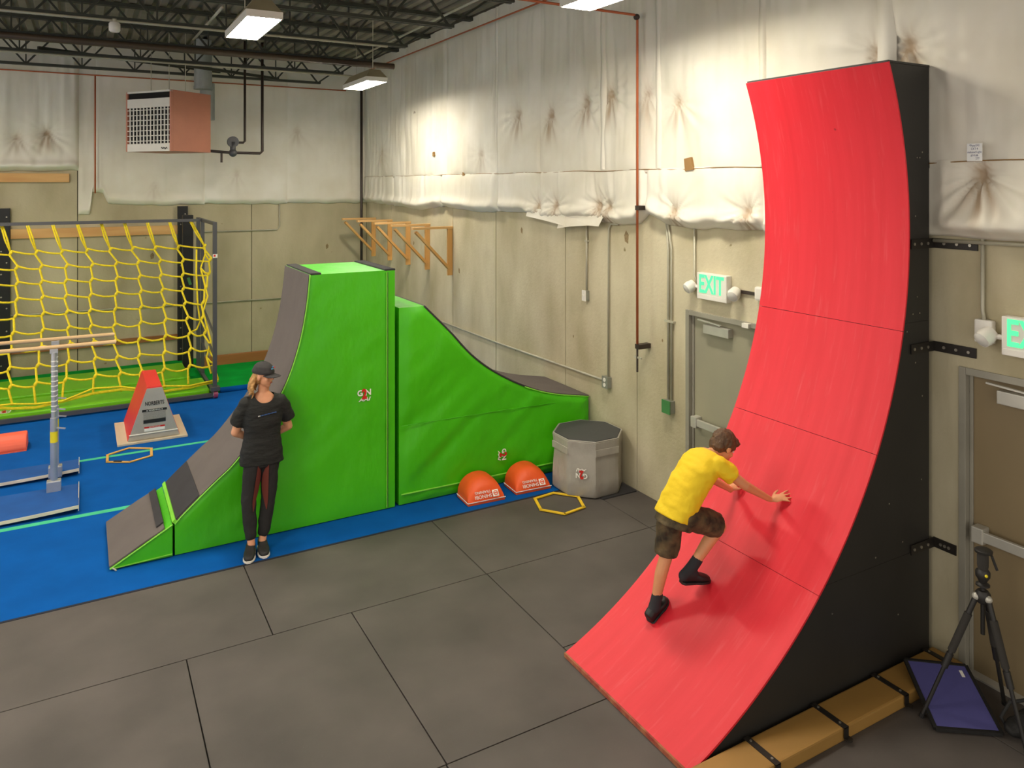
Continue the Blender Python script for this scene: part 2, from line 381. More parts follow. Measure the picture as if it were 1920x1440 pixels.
# ------------------------------------------------------------------ ceiling lights (these light the room)
def ceiling_light(x, y, label):
    z = 5.05; t = thing('ceiling_light', label, 'light', (x, y, z), group='high bay ceiling lights')
    w, l = .17, .62
    mb = MB()                                                     # skirt: four thin sides
    for a in (-1, 1):
        mb.box(x+a*w-.006, x+a*w+.006, y-l, y+l, z, z+.07); mb.box(x-w, x+w, y+a*l-.006, y+a*l+.006, z, z+.07)
    obj('skirt', mb, 'housing', t)
    mb = MB(); vs = [(x+sx*w, y+sy*l, z+.07) for sy in (-1, 1) for sx in (-1, 1)]+[(x+sx*w*.5, y+sy*(l-.1), z+.2) for sy in (-1, 1) for sx in (-1, 1)]
    mb.add(vs, [(0,1,3,2),(4,6,7,5),(0,4,5,1),(2,3,7,6),(0,2,6,4),(1,5,7,3)])
    obj('housing', mb, 'tanhouse', t)
    obj('lens', MB().box(x-w+.012, x+w-.012, y-l+.012, y+l-.012, z+.035, z+.045), 'lens', t)
    for sy in (-1, 1): obj('hanger', MB().tube([(x, y+sy*(l-.2), z+.2), (x, y+sy*(l-.2), 6.06)], .006, 6), 'conduit', t)
for x, y, lb in ((1.55, 8.25, 'lit ceiling light at the upper left in front of the joists'), (4.05, 12.1, 'lit ceiling light nearest the corner of the two walls'), (3.98, 5.22, 'lit ceiling light cut off by the top edge of the photo'),
                 (-3.7, 1.35, 'added ceiling light over the far left front mats, unseen outside the frame'), (-3.7, 8.25, 'added ceiling light over the far left of the blue carpet, unseen outside the frame'), (-1.75, 12.1, 'added ceiling light over the cargo net, unseen left of the frame'), (-1.1, 5.22, 'added ceiling light over the left mats, unseen outside the frame')):  # these four are added lamps, out of view, for extra light
    ceiling_light(x, y, lb)

# ------------------------------------------------------------------ insulation blankets
def quilt(parent, plane, u0, u1, zt, bottom, pins, seed, step=.035, base=.07, puff=.05, roll=.1, tuck0=False, tuck1=False, wr_=.010, flat=False):
    nu = max(6, int((u1-u0)/step)); zb0 = min(z for _, z in bottom); nz = max(6, int((zt-zb0)/step))
    bu = [b[0] for b in sorted(bottom)]; bz = [b[1] for b in sorted(bottom)]
    U = np.linspace(u0, u1, nu+1)[:, None]; S = np.linspace(0, 1, nz+1)[None, :]
    zb = np.interp(U[:, 0], bu, bz)[:, None] + .025*(vn(U*6+seed*7, U*0+seed)-.5)
    Z = zb+(zt-zb)*S; Uf = U+0*Z
    d = base+puff*(vn(Uf*1.1+seed*3, Z*1.3+seed)-.35)+.02*(vn(Uf*3+seed, Z*2.2+9)-.5)+wr_*2*(vn(Uf*11+seed*5, Z*1.1)-.5)+wr_*(vn(Uf*24+seed*2, Z*2)-.5)
    stain = np.zeros_like(d)
    for i, (pu, pz, amp) in enumerate(pins):
        r = np.hypot(Uf-pu, Z-pz)+1e-4; th = np.arctan2(Z-pz, Uf-pu)
        d -= amp*(base*.85)*np.exp(-r/.13)
        fold = np.cos(11*th+3*np.sin(2*th+i)+seed)+.6*np.cos(19*th+i*2)
        low2 = .35+.9*np.clip(.5-(Z-pz)/.3, 0, 1)
        d += .017*amp*fold*low2*np.exp(-r/.33)*np.minimum(1, r/.08)
        stain += .9*amp*np.exp(-((Uf-pu)/(.06+.35*np.clip(pz-Z, 0, .5)))**2-((Z-pz+.12)/.20)**2)*(.6+.4*np.cos(13*th+i))+.5*amp*np.exp(-(r/.06)**2)
    hb = (Z-zb)
    if flat: d = d+(.068-d)*np.exp(-(hb/.05))
    else: d += roll*.55*np.exp(-((hb-.10)/.07)**2); d = np.where(hb < .07, d*(.25+.75*hb/.07), d)
    ht_ = zt-Z
    if zt < 4: d = d+(.074-d)*np.exp(-(ht_/.06))
    eu = np.minimum(Uf-u0, u1-Uf)
    d = d+(.055-d)*np.exp(-(eu/.035))
    if tuck0: d *= np.clip((Uf-u0)/.05+.1, 0, 1)
    if tuck1: d *= np.clip((u1-Uf)/.05+.1, 0, 1)
    if plane == 'x':
        w = np.clip((Uf-3.16)/.16, 0, 1)*np.clip((4.85-Uf)/.2, 0, 1)*np.clip((4.62-Z)/.25, 0, 1); w = w*w*(3-2*w); d = d+(np.minimum(d, .045)-d)*w
    d = np.maximum(d, .006); stain = np.clip(stain, 0, .75)
    mb = MB(); nn = nz+1
    if plane == 'x': mb.v = list(zip((XW-d).ravel(), Uf.ravel(), Z.ravel()))
    else: mb.v = list(zip(Uf.ravel(), (YB-d).ravel(), Z.ravel()))
    k = len(mb.v)
    mb.f = [(i*nn+j, (i+1)*nn+j, (i+1)*nn+j+1, i*nn+j+1) for i in range(nu) for j in range(nz)]
    # closed back lying on the wall
    e = [i*nn for i in range(nu+1)]
    back = [(XW-.001, Uf[i, 0], Z[i, 0]) if plane == 'x' else (Uf[i, 0], YB-.001, Z[i, 0]) for i in range(nu+1)]
    mb.v += back; mb.f += [(k+i, k+i+1, (i+1)*nn, i*nn) for i in range(nu)]
    o = obj('quilt_panel', mb, 'quilt', parent, smooth=True, fix=False)
    at = o.data.attributes.new('stain', 'FLOAT', 'POINT'); at.data.foreach_set('value', list(stain.ravel())+[0.0]*(nu+1))
    return o
BR = [(2.0, 3.07), (2.71, 3.06), (3.34, 3.05), (4.99, 3.0), (5.83, 2.98), (6.2, 3.0), (6.42, 3.08), (6.56, 3.12), (6.62, 2.98), (7.2, 2.96), (7.6, 3.0), (8.57, 2.93), (9.2, 3.03), (10.6, 3.0), (12.0, 3.05), (12.96, 2.94), (13.8, 3.0), (15.0, 3.02), (YB, 3.04)]
def botR(a, b): 
    u = np.linspace(a, b, 14); return list(zip(u, np.interp(u, [p[0] for p in BR], [p[1] for p in BR])))
PR = [(3.75, 4.45, 1.1), (3.49, 4.46, 1.3), (7.65, 4.44, 1), (8.44, 4.34, 1), (9.27, 4.42, .8), (7.17, 4.47, 1), (5.99, 4.29, .7), (8.74, 3.13, .9), (8.31, 3.15, 1), (7.40, 3.17, 1), (7.19, 3.16, 1), (6.01, 3.15, 1), (5.04, 3.17, 1), (2.94, 3.50, 1.2), (2.3, 4.2, 1), (14.9, 4.1, .6), (10.4, 3.9, .4), (6.5, 4.42, .6)]
ir = thing('wall_insulation', 'white quilted insulation blankets hung on the upper right wall', 'insulation', (XW, 9, 3))
cuts = [1.2, 3.72, 4.86, 6.28, 7.27, 8.7, 9.9, 11.7, 13.6, YB]
for i in range(len(cuts)-1):
    a, b = cuts[i], cuts[i+1]; st = .022 if b < 8 else .03
    quilt(ir, 'x', a, b, 6.05, [(a, 3.56), (b, 3.56)], [p for p in PR if a-.6 < p[0] < b+.6 and p[1] > 3.56], i+1, st, base=.075, roll=.02, flat=True)
cuts = [1.2, 4.86, 6.49, 8.7, 9.9, 11.9, 14.2, YB]
for i in range(len(cuts)-1):
    a, b = cuts[i], cuts[i+1]; st = .02 if b < 10 else .026
    quilt(ir, 'x', a, b, 3.6, botR(a, b), [p for p in PR if a-.5 < p[0] < b+.5 and p[1] < 3.56], i+21, st, base=.085, puff=.05, roll=.07, wr_=.012)
for pr in ([(8.1, 3.08), (9.0, 3.1), (8.98, 2.99), (8.5, 2.95), (8.02, 2.90)], [(7.25, 3.06), (8.15, 3.06), (8.2, 2.86), (7.9, 2.90), (7.5, 2.93), (7.3, 2.93)]):
    mb = MB(); n_ = len(pr)                                        # loose flaps of torn facing
    mb.v = [(XW-(.075 if z > 3.02 else .12), y, z) for y, z in pr]+[(XW-(.071 if z > 3.02 else .114), y, z) for y, z in pr]
    mb.f = [tuple(range(n_)), tuple(range(2*n_-1, n_-1, -1))]+[(k, n_+k, n_+(k+1) % n_, (k+1) % n_) for k in range(n_)]
    obj('torn_flap', mb, 'quilt', ir)
for y in (9.9, 7.27, 6.28, 4.86, 3.66):                            # vertical seam tapes
    mb = MB(); w = .16 if y == 3.66 else .09; n_ = 40
    for i in range(n_+1):
        z = 3.6+2.45*i/n_; q = .075+.004*math.sin(i*.5+y)
        mb.v += [(XW-q+.03, y-w/2, z), (XW-q-.012, y-w*.3, z), (XW-q-.012, y+w*.3, z), (XW-q+.03, y+w/2, z)]
    mb.f = [(4*i+k, 4*i+4+k, 4*i+5+k, 4*i+1+k) for i in range(n_) for k in range(3)]
    obj('seam_tape', mb, 'quilt', ir, smooth=True)
obj('seam_line', MB().tube([(XW-(.078 if not 3.2 < y < 4.8 else .05), y, 3.585+.006*math.sin(y*5)) for y in np.linspace(1.3, YB-.1, 90)], .0045, 5), 'tearbrown', ir, smooth=True)
for y, z, s in ((5.80, 3.63, .07), (9.35, 4.05, .03), (12.2, 3.95, .04), (11.0, 3.6, .04)):
    obj('torn_hole', MB().prism([(y-s, z-s*.8), (y+s*.7, z-s), (y+s*.9, z+s*.8), (y-s*.5, z+s)], XW-.07, XW-.096, 'x'), 'tearbrown', ir, label='torn brown hole in the facing')
ib = thing('wall_insulation', 'cream quilted insulation hung on the upper back wall around the heater', 'insulation', (1, YB, 3))
quilt(ib, 'y', -3.2, -.05, 6.05, [(-3.2, 3.62), (-.05, 3.68)], [(-.55, 4.35, 1.0), (-1.0, 4.25, .6)], 41, .03, base=.12, puff=.07, roll=.14)
quilt(ib, 'y', -.06, .22, 6.05, [(-.06, 2.86), (.14, 2.86), (.15, 3.27), (.22, 3.29)], [], 42, .025, base=.05, puff=.02, roll=.03)
for i, (a, b) in enumerate(((.22, 2.1), (2.1, 3.7), (3.7, XW))):
    bt = [(a, 3.05), (a+.5, 3.02), (b, 3.02)] if a > .3 else [(.22, 3.28), (.34, 3.25), (.42, 3.06), (1.2, 3.02), (2.1, 3.03)]
    quilt(ib, 'y', a, b, 6.05, bt, [(3.9, 4.55, .4), (2.7, 3.65, .3), (1.2, 3.4, .25)], 43+i, .03, base=.07, puff=.03, roll=.03, wr_=.005)
tag(obj('header_board', MB().box(-2.6, -.2, YB-.06, YB-.005, 3.46, 3.62), 'woodx', bevel=.004), 'short wooden header board under the left edge of the back insulation', 'board')

# ------------------------------------------------------------------ pipes and conduits on the walls
def pipe(name, pts, r, m, label, cat='pipe'): return tag(obj(name, MB().tube(pts, r, 10), m, smooth=True), label, cat)
pipe('corner_pipe', [(XW-.17, YB-.17, 0), (XW-.17, YB-.17, 5.5)], .028, 'darkpipe', 'dark vertical pipe standing in the corner of the two walls')
pipe('copper_line', [(XW-.22, 2, 5.80), (XW-.22, YB-.22, 5.80)], .012, 'copper', 'thin copper line along the top of the right wall')
pipe('copper_line', [(-5, YB-.2, 5.42), (4.9, YB-.2, 5.42)], .012, 'copper', 'thin copper line along the top of the back wall')
pipe('copper_drop', [(.21, YB-.17, 5.42), (.21, YB-.17, 3.26)], .014, 'copper', 'copper pipe dropping down the back wall left of the heater')
cp = thing('copper_drop', 'tall copper pipe dropping down the right wall to a small valve', 'pipe', (XW-.2, 6.54, 1.4))
obj('riser', MB().tube([(3.4, 6.54, 5.27), (XW-.19, 6.54, 5.27), (XW-.15, 6.54, 5.22), (XW-.15, 6.54, 1.66)], .014, 10), 'copper', cp, smooth=True)
obj('tail', MB().tube([(XW-.15, 6.54, 1.66), (XW-.15, 6.54, 1.38)], .011, 8), 'darkpipe', cp)
obj('valve_handle', MB().bar((XW-.15, 6.47, 1.54), (XW-.15, 6.59, 1.54), .012, .02), 'conduit', cp)
obj('elbow', MB().ball((XW-.16, 6.54, 5.25), .035, 8), 'darkpipe', cp, smooth=True)
for z in (1.66, 3.17): obj('pipe_clip', MB().box(XW-.165, XW-.002 if z < 2 else XW-.08, 6.49, 6.56, z-.025, z+.025), 'darkpipe', cp)
cs = thing('light_switch', 'light switch box on a short conduit drop on the right wall', 'switch', (XW, 7.70, 2.06))
obj('conduit', MB().tube([(XW-.02, 7.68, 3.05), (XW-.02, 7.68, 2.1)], .012), 'conduit', cs, smooth=True)
obj('back_box', MB().box(XW-.055, XW, 7.65, 7.72, 2.0, 2.12), 'boxgrey', cs, bevel=.004)
obj('cover_plate', MB().box(XW-.062, XW-.055, 7.645, 7.725, 1.995, 2.125), 'plastic', cs)
obj('toggle', MB().box(XW-.08, XW-.062, 7.68, 7.69, 2.05, 2.075), 'plastic', cs)
obj('strap_clip', MB().box(XW-.036, XW, 7.655, 7.705, 2.72, 2.74), 'conduit', cs)
ot = thing('power_outlet', 'twin power outlet where two conduits meet above the green ramp end', 'outlet', (XW, 7.27, 1.1))
obj('conduit', MB().tube([(XW-.02, 7.05, 2.96), (XW-.02, 7.19, 2.96), (XW-.02, 7.23, 2.9), (XW-.02, 7.24, 1.15)], .012), 'conduit', ot, smooth=True)
obj('conduit', MB().tube([(XW-.02, YB-.1, 1.06), (XW-.02, 10, 1.06), (XW-.02, 7.3, 1.1)], .014), 'conduit', ot, smooth=True)
obj('back_box', MB().box(XW-.06, XW, 7.2, 7.3, 1.03, 1.16), 'boxgrey', ot, bevel=.004)
obj('cover_plate', MB().box(XW-.067, XW-.06, 7.195, 7.305, 1.025, 1.165), 'boxgrey', ot)
for z in (1.065, 1.125): obj('socket', MB().tube([(XW-.066, 7.25, z), (XW-.072, 7.25, z)], .024, 14), 'plastic', ot)
tb = thing('junction_box', 'green painted junction box at the foot of twin conduits beside the door', 'junction box', (XW, 6.16, 1.09))
for dy in (-.025, .025): obj('conduit', MB().tube([(XW-.02, 6.16+dy*.4+.05, 3.05), (XW-.02, 6.16+dy, 2.75), (XW-.02, 6.16+dy, 1.15)], .013), 'conduit', tb, smooth=True)
obj('box', MB().box(XW-.07, XW, 6.10, 6.22, 1.02, 1.15), 'boxgrey', tb, bevel=.004)
obj('cover', MB().box(XW-.08, XW-.07, 6.095, 6.225, 1.015, 1.155), 'greenpaint', tb, bevel=.003)
obj('pipe_clamp', MB().box(XW-.04, XW, 6.09, 6.23, 1.97, 1.99), 'conduit', tb)
pipe('back_conduit', [(-4, YB-.03, 1.13), (XW-.05, YB-.03, 1.06)], .014, 'conduit', 'thin grey conduit running low along the back wall', 'conduit')
pipe('back_conduit', [(2.0, YB-.03, 2.49), (3.5, YB-.03, 2.49), (3.55, YB-.03, 2.56), (3.55, YB-.03, 3.02)], .014, 'conduit', 'short grey conduit turning up the back wall beside the net frame', 'conduit')

# ------------------------------------------------------------------ heater with flue and gas line
hd = Vector((-.6, .8, 0)); sd = Vector((.8, .6, 0)); near = Vector((1.294, 13.75, 0))
ht = thing('unit_heater', 'brown unit heater with white louvred grille hung at the back wall', 'heater', (1.3, 13.75, 3.98), math.atan2(-.6, -.8))
hz0, hz1, W_, D_ = 3.98, 5.0, 1.05, .85
def hp(u, v, z): p = near+hd*u+sd*v; return (p.x, p.y, z)
def hbox(u0, u1, v0, v1, z0, z1):
    return MB().add([hp(u, v, z) for z in (z0, z1) for v in (v0, v1) for u in (u0, u1)], [(0,2,3,1),(4,5,7,6),(0,1,5,4),(2,6,7,3),(0,4,6,2),(1,3,7,5)])
obj('cabinet', hbox(0, W_, .03, D_, hz0, hz1), 'heaterbrown', ht, bevel=.01)
obj('grille_void', hbox(.04, W_-.04, .018, .035, hz0+.05, hz1-.03), 'black', ht)
for u in (0, W_-.035): obj('grille_side', hbox(u, u+.035, -.01, .03, hz0, hz1), 'heaterbrown', ht)
obj('grille_top', hbox(0, W_, -.01, .03, hz1-.03, hz1), 'whitemetal', ht)
obj('grille_header', hbox(.035, W_-.035, -.012, .03, hz1-.28, hz1-.13), 'whitemetal', ht)
obj('grille_sill', hbox(.035, W_-.035, -.012, .03, hz0, hz0+.13), 'whitemetal', ht)
for k in range(7):
    z = hz0+.17+k*.087; obj('louvre', hbox(.035, W_-.035, -.012, .0, z, z+.013), 'whitemetal', ht)
for k in range(12):
    u = .08+k*.08; obj('fin', hbox(u, u+.024, .004, .018, hz0+.13, hz1-.28), 'whitemetal', ht)
obj('maker_mark', MB().tube([hp(.22-.011*k, -.014, hz0+.05+.018*math.sin(k*1.9)) for k in range(13)], .006, 5), 'print_black', ht)
for u in (.12, .5, .93):
    p = hp(u, .4, 0); obj('hanger_rod', MB().tube([(p[0], p[1], hz1), (p[0], p[1], 6.06)], .007, 6), 'conduit', ht)
fl_ = thing('flue_pipe', 'galvanised flue pipe rising behind the brown heater', 'duct', (2.0, 15.0, 4.7))
obj('riser', MB().tube([(1.93, 14.9, 5.18), (1.93, 14.9, 6.06)], .155, 24), 'galv', fl_, smooth='auto')
obj('lower_pipe', MB().tube([(2.03, 15.1, 4.62), (2.03, 15.1, 5.3)], .13, 24), 'galv', fl_, smooth='auto')
obj('band', MB().tube([(1.93, 14.9, 5.16), (1.93, 14.9, 5.22)], .165, 24), 'galv', fl_, smooth='auto')
gl = thing('gas_line', 'dark gas pipe with round regulator right of the heater', 'pipe', (2.4, 14.6, 4.0))
obj('supply', MB().tube([(1.85, 14.5, 4.03), (2.4, 14.6, 4.0), (2.88, 14.6, 4.0), (2.92, 14.6, 4.04), (2.92, 14.6, 6.06)], .026, 10), 'darkpipe', gl, smooth=True)
obj('branch', MB().tube([(2.42, 14.6, 4.19), (2.58, 14.6, 4.19), (2.61, 14.6, 4.22), (2.61, 14.6, 6.06)], .022, 10), 'darkpipe', gl, smooth=True)
obj('drip_leg', MB().tube([(2.2, 14.57, 4.01), (2.2, 14.57, 3.82)], .02, 8), 'darkpipe', gl)
obj('regulator', MB().tube([(2.4, 14.56, 4.2), (2.4, 14.64, 4.2)], .10, 18), 'steel', gl, smooth='auto')
obj('regulator_neck', MB().tube([(2.4, 14.6, 4.2), (2.4, 14.6, 3.97)], .05, 12), 'steel', gl, smooth=True)
obj('valve_body', MB().ball((2.4, 14.6, 4.0), .075, 8), 'steel', gl, smooth=True)

# ------------------------------------------------------------------ wooden shelf brackets
for k, y in enumerate((15.46, 14.48, 13.5, 12.58, 11.62)):
    t = thing('shelf_bracket', ['pine shelf bracket closest to the corner pipe', 'second pine shelf bracket from the corner pipe', 'middle pine shelf bracket of five on the right wall', 'fourth pine shelf bracket from the corner pipe', 'pine shelf bracket farthest right of the five, nearest the camera'][k], 'bracket', (XW, y, 1.9), group='pine brackets on the right wall')
    zt = 2.68
    obj('upright', MB().box(XW-.09, XW-.002, y-.02, y+.02, 1.9, zt), 'wood', t, bevel=.003)
    obj('arm', MB().box(XW-.72, XW-.002, y-.045, y+.045, zt, zt+.04), 'woodx', t, bevel=.003)
    obj('brace', MB().bar((XW-.66, y, zt-.04), (XW-.07, y, zt-.66), .085, .04), 'wood', t)

# ------------------------------------------------------------------ doors, exit signs, bits by the doors
def door(n, y0, y1, m, bar_z, mirror=1):
    o = struct('door_%d' % n, MB().box(XW+.045, XW+.09, y0+.05, y1-.05, .012, DT-.05), m)
    mb = MB()
    for a, b, c, d in ((y0, y0+.05, -.0, DT), (y1-.05, y1, 0, DT), (y0+.05, y1-.05, DT-.05, DT)): mb.box(XW-.015, XW+.115, a, b, c, d)
    mb.box(XW+.03, XW+.045, y0+.05, y0+.075, 0, DT-.05); mb.box(XW+.03, XW+.045, y1-.075, y1-.05, 0, DT-.05)
    obj('door_frame', mb, 'frame', o, bevel=.004)
    obj('threshold', MB().box(XW-.03, XW+.115, y0+.05, y1-.05, 0, .012), 'alu', o)
    b = obj('panic_bar', MB().box(XW-.03, XW+.0, y0+.1, y1-.13, bar_z-.035, bar_z+.035), 'alu', o, bevel=.006)
    for y in (y0+.1, y1-.17): obj('bar_end', MB().box(XW-.04, XW+.045, y-.01, y+.07, bar_z-.055, bar_z+.055), 'alu', b, bevel=.008)
    c = obj('door_closer', MB().box(XW-.02, XW+.045, y1-.6, y1-.26, DT-.2, DT-.11), 'alu', o, bevel=.006)
    obj('closer_arm', MB().bar((XW-.02, y1-.5, DT-.09), (XW-.03, y1-.2, DT-.07), .02, .012), 'alu', c)
    return o
d1 = door(1, D1[0], D1[1], 'doorgrey', 1.02); d2 = door(2, D2[0], D2[1], 'doorbrown', 1.0)
obj('door_sensor', MB().box(XW-.05, XW-.015, 5.05, 5.13, DT-.05, DT-.01), 'plastic', d1)
def exit_sign(y, z, label):
    t = thing('exit_sign', label, 'sign', (XW, y, z))
    obj('housing', MB().box(XW-.075, XW-.002, y-.2, y+.2, z-.13, z+.13), 'plastic', t, bevel=.008)
    obj('base_trim', MB().box(XW-.078, XW-.074, y-.19, y+.19, z-.125, z-.085), 'plastic', t)
    text('lettering', 'EXIT', .25, (XW-.075, y, z+.015), (0, -1, 0), (0, 0, 1), 'exitgreen', t, xs=.66, bold=.02)
    for s in (-1, 1):
        a = obj('lamp_arm', MB().tube([(XW-.04, y+s*.2, z-.02), (XW-.045, y+s*.26, z-.02)], .018, 10), 'plastic', t)
        obj('lamp_head', MB().tube([(XW-.03, y+s*.285, z-.0), (XW-.075, y+s*.30, z-.03), (XW-.11, y+s*.31, z-.05)], [.05, .062, .055], 14), 'plastic', a, smooth='auto')
        obj('lamp_bulb_lens', MB().tube([(XW-.11, y+s*.31, z-.05), (XW-.122, y+s*.313, z-.057)], [.052, .03], 14), 'clear', a, smooth='auto')
    return t
e1 = exit_sign(5.50, 2.42, 'lit green exit sign above the grey door left of the red ramp')
obj('feed_conduit', MB().tube([(XW-.02, 5.79, 3.0), (XW-.02, 5.79, 2.5), (XW-.03, 5.74, 2.44)], .012), 'conduit', e1, smooth=True)
obj('raceway', MB().box(XW-.02, XW-.002, 4.9, 5.3, 2.4, 2.43), 'darkpipe', e1)
obj('junction_cover', MB().box(XW-.05, XW-.002, 4.86, 4.98, 2.36, 2.49), 'plastic', e1, bevel=.02)
e2 = exit_sign(2.61, 2.42, 'lit green exit sign above the brown door at the right edge')
obj('feed_conduit', MB().tube([(XW-.02, 2.96, 3.06), (XW-.02, 2.96, 2.56), (XW-.03, 2.94, 2.48)], .013), 'conduit', e2, smooth=True)
obj('junction_cover', MB().box(XW-.055, XW-.002, 2.88, 3.0, 2.34, 2.50), 'plastic', e2, bevel=.012)
pipe('wall_conduit', [(XW-.03, 3.3, 3.02), (XW-.03, 1.5, 3.045)], .014, 'conduit', 'thin conduit under the insulation right of the red ramp', 'conduit')
nt = thing('paper_note', 'handwritten white paper note taped on the insulation right of the ramp', 'note', (XW-.12, 2.94, 3.6))
quad('sheet', (XW-.15, 2.94, 3.645), (0, -1, 0), (0, 0, 1), .1, .12, 'paper', nt)
for k, s in enumerate(('*Panel M1', 'CKT 4', 'reduced Light', '#14 #6', '277')):
    text('writing', s, .021, (XW-.152, 2.94 if k != 4 else 2.92, 3.69-k*.022), (0, -1, 0), (0, 0, 1), 'ink', nt, off=.003, th=.0005, xs=.8)

# ------------------------------------------------------------------ cargo net frame
fr = thing('climbing_rig', 'grey steel rolling frame carrying the yellow cargo net', 'rig', (1.85, 13.7, 0))
TZ = 2.82
obj('top_bar', MB().box(-3.4, 1.88, 14.33, 14.38, TZ-.05, TZ), 'steel', fr)
obj('post', MB().box(1.82, 1.88, 12.90, 12.96, .13, TZ), 'steel', fr)
obj('post', MB().box(1.82, 1.88, 14.33, 14.39, .05, TZ), 'steel', fr)
obj('post', MB().box(1.82, 1.88, 14.9, 14.96, .05, TZ), 'steel', fr)
obj('top_side_bar', MB().box(1.825, 1.875, 12.93, 14.93, TZ-.05, TZ-.001), 'steel', fr)
obj('base_side_bar', MB().box(1.825, 1.875, 12.95, 14.93, .05, .1), 'steel', fr)
obj('base_front_bar', MB().box(-3.4, 1.83, 12.91, 12.96, .03, .09), 'steel', fr)
for z in (1.1, .75, .45): obj('side_rung', MB().bar((1.85, 12.93, z-.1), (1.85, 14.36, z+.18), .03, .03), 'steel', fr)
obj('caster_plate', MB().box(1.78, 1.92, 12.86, 13.0, .13, .19), 'steel', fr)
cw = obj('caster_wheel', MB().tube([(1.83, 12.93, .07), (1.89, 12.93, .07)], .065, 18), 'wheel', fr, smooth='auto')
obj('caster_hub', MB().tube([(1.82, 12.93, .07), (1.9, 12.93, .07)], .035, 14), 'chrome', cw)
quad('sticker', (1.85, 12.899, 2.28), (1, 0, 0), (0, 0, 1), .07, .06, 'print_white', fr)
quad('sticker_mark', (1.842, 12.896, 2.285), (1, 0, 0), (0, 0, 1), .03, .03, 'print_red', fr)
for x, y, lb in ((1.70, YB-.06, 'black perforated steel upright on the back wall behind the net frame'), (-1.19, YB-.06, 'black perforated steel upright on the back wall at the left edge')):
    u = thing('wall_upright', lb, 'upright', (x, y, 0))
    obj('channel', MB().box(x-.09, x+.09, y-.05, y+.058, .012, 3.0), 'blacksteel', u, bevel=.004)
    for k in range(14): obj('bolt', MB().tube([(x+(.04 if k % 2 else -.04), y-.05, .25+k*.2), (x+(.04 if k % 2 else -.04), y-.062, .25+k*.2)], .013, 8), 'boltmat', u)
u = thing('steel_column', 'dark grey steel column standing between the net frame and the wall', 'column', (1.72, 15.35, 0))
obj('shaft', MB().box(1.63, 1.81, 15.28, 15.42, .012, 2.85), 'blacksteel', u, bevel=.005)
obj('base_plate', MB().box(1.58, 1.86, 15.22, 15.48, .012, .03), 'blacksteel', u)
quad('green_sticker', (1.74, 15.279, 1.62), (1, 0, .3), (-.3, 0, 1), .05, .14, 'greenpaint', u)
tag(obj('wall_plank', MB().box(-1.1, 1.61, YB-.05, YB-.002, 2.46, 2.63), 'woodx', bevel=.004), 'long pale pine plank fixed high between the black uprights', 'plank')
tag(obj('wall_plank', MB().box(-1.1, 1.61, YB-.05, YB-.002, .42, .52), 'wooddark', bevel=.004), 'brown plank fixed low between the black uprights', 'plank')
tag(obj('edge_board', MB().box(1.95, 3.6, 15.2, 15.28, .012, .19), 'wooddark', bevel=.004), 'brown board standing on edge on the green turf by the back wall', 'board')
# the net
net = thing('cargo_net', 'yellow knotted rope climbing net hanging from the grey frame', 'net', (.4, 13.8, .2))
NC, NR = 15, 9
hooks = [(1.66-.345*i) for i in range(NC)]
def npt(i, s):           # column i, fraction s from top (0) to bottom (1)
    x = hooks[i]; ph = i*1.3
    xx = x+.20*min(1, s*4)+.05*math.sin(s*9+ph)*s+(.0 if i else .08*math.sin(s*7))
    y = 14.355-1.25*(s**1.5)-.05*math.sin(s*5+ph)
    z = TZ-.08-(TZ-.32)*s
    return Vector((xx, y, z))
rows = [.16+.84*k/NR for k in range(NR+1)]
for i in range(NC):
    up = npt(i, 0)
    for dx in (-.012, .012):
        obj('hanging_rope', MB().tube([(up.x+dx, up.y, up.z+.03), tuple(npt(i, .08)+Vector((dx*1.5, 0, 0))), tuple(npt(i, rows[0]))], .014, 6), 'rope', net, smooth=True)
    obj('hook', MB().tube([(up.x, up.y, TZ-.05), (up.x, up.y, TZ-.1)], .012, 6), 'alu', net)
    pts = []
    for k, s in enumerate(rows):
        pts += [tuple(npt(i, s)+Vector((.02, 0, .03))), tuple(npt(i, s)+Vector((-.02, 0, -.03)))] if k < NR else [tuple(npt(i, s))]
    pts[0] = tuple(npt(i, rows[0]))
    obj('strand', MB().tube(pts, .0175, 6), 'rope', net, smooth=True)
    for k, s in enumerate(rows[:-1]):
        obj('knot', MB().tube([tuple(npt(i, s)+Vector((.02, 0, .04))), tuple(npt(i, s)), tuple(npt(i, s)+Vector((-.02, 0, -.04)))], [.018, .027, .018], 6), 'rope', net, smooth=True)
    if i < NC-1:
        for k, s in enumerate(rows[:-1]):
            b = npt(i, s)+Vector((-.02, 0, -.03)); a = npt(i+1, s)+Vector((.02, 0, .03)); sag = .008+.06*s*rnd.random()
            pts = [tuple(a.lerp(b, q)+Vector((0, 0, -sag*math.sin(PI*q)))) for q in (0, .25, .5, .75, 1)]
            obj('cross_rope', MB().tube(pts, .0165, 6), 'rope', net, smooth=True)
bp = [tuple(npt(i, 1)+Vector((0, 0, -.02-.05*math.sin(i*1.1)))) for i in range(NC-1, -1, -1)]
obj('bottom_rope', MB().tube(bp, .022, 8), 'rope', net, smooth=True)
obj('bottom_rope', MB().tube([(p[0], p[1]-.03, p[2]+.05+.04*math.sin(k*2.2)) for k, p in enumerate(bp)], .014, 8), 'rope', net, smooth=True)
sp = [npt(0, rows[0])]
for k in range(1, NR+1):
    p = npt(0, rows[k]); sp.append(Vector((1.83+.05*math.sin(k*2.1), p.y+.05, p.z+.1)))
obj('side_rope', MB().tube([tuple(p) for p in sp], .016, 6), 'rope', net, smooth=True)
for k in range(1, NR):
    a = npt(0, rows[k]); b = sp[k]
    obj('cross_rope', MB().tube([tuple(a), tuple((a+b)/2+Vector((0, 0, -.03))), tuple(b)], .0165, 6), 'rope', net, smooth=True)
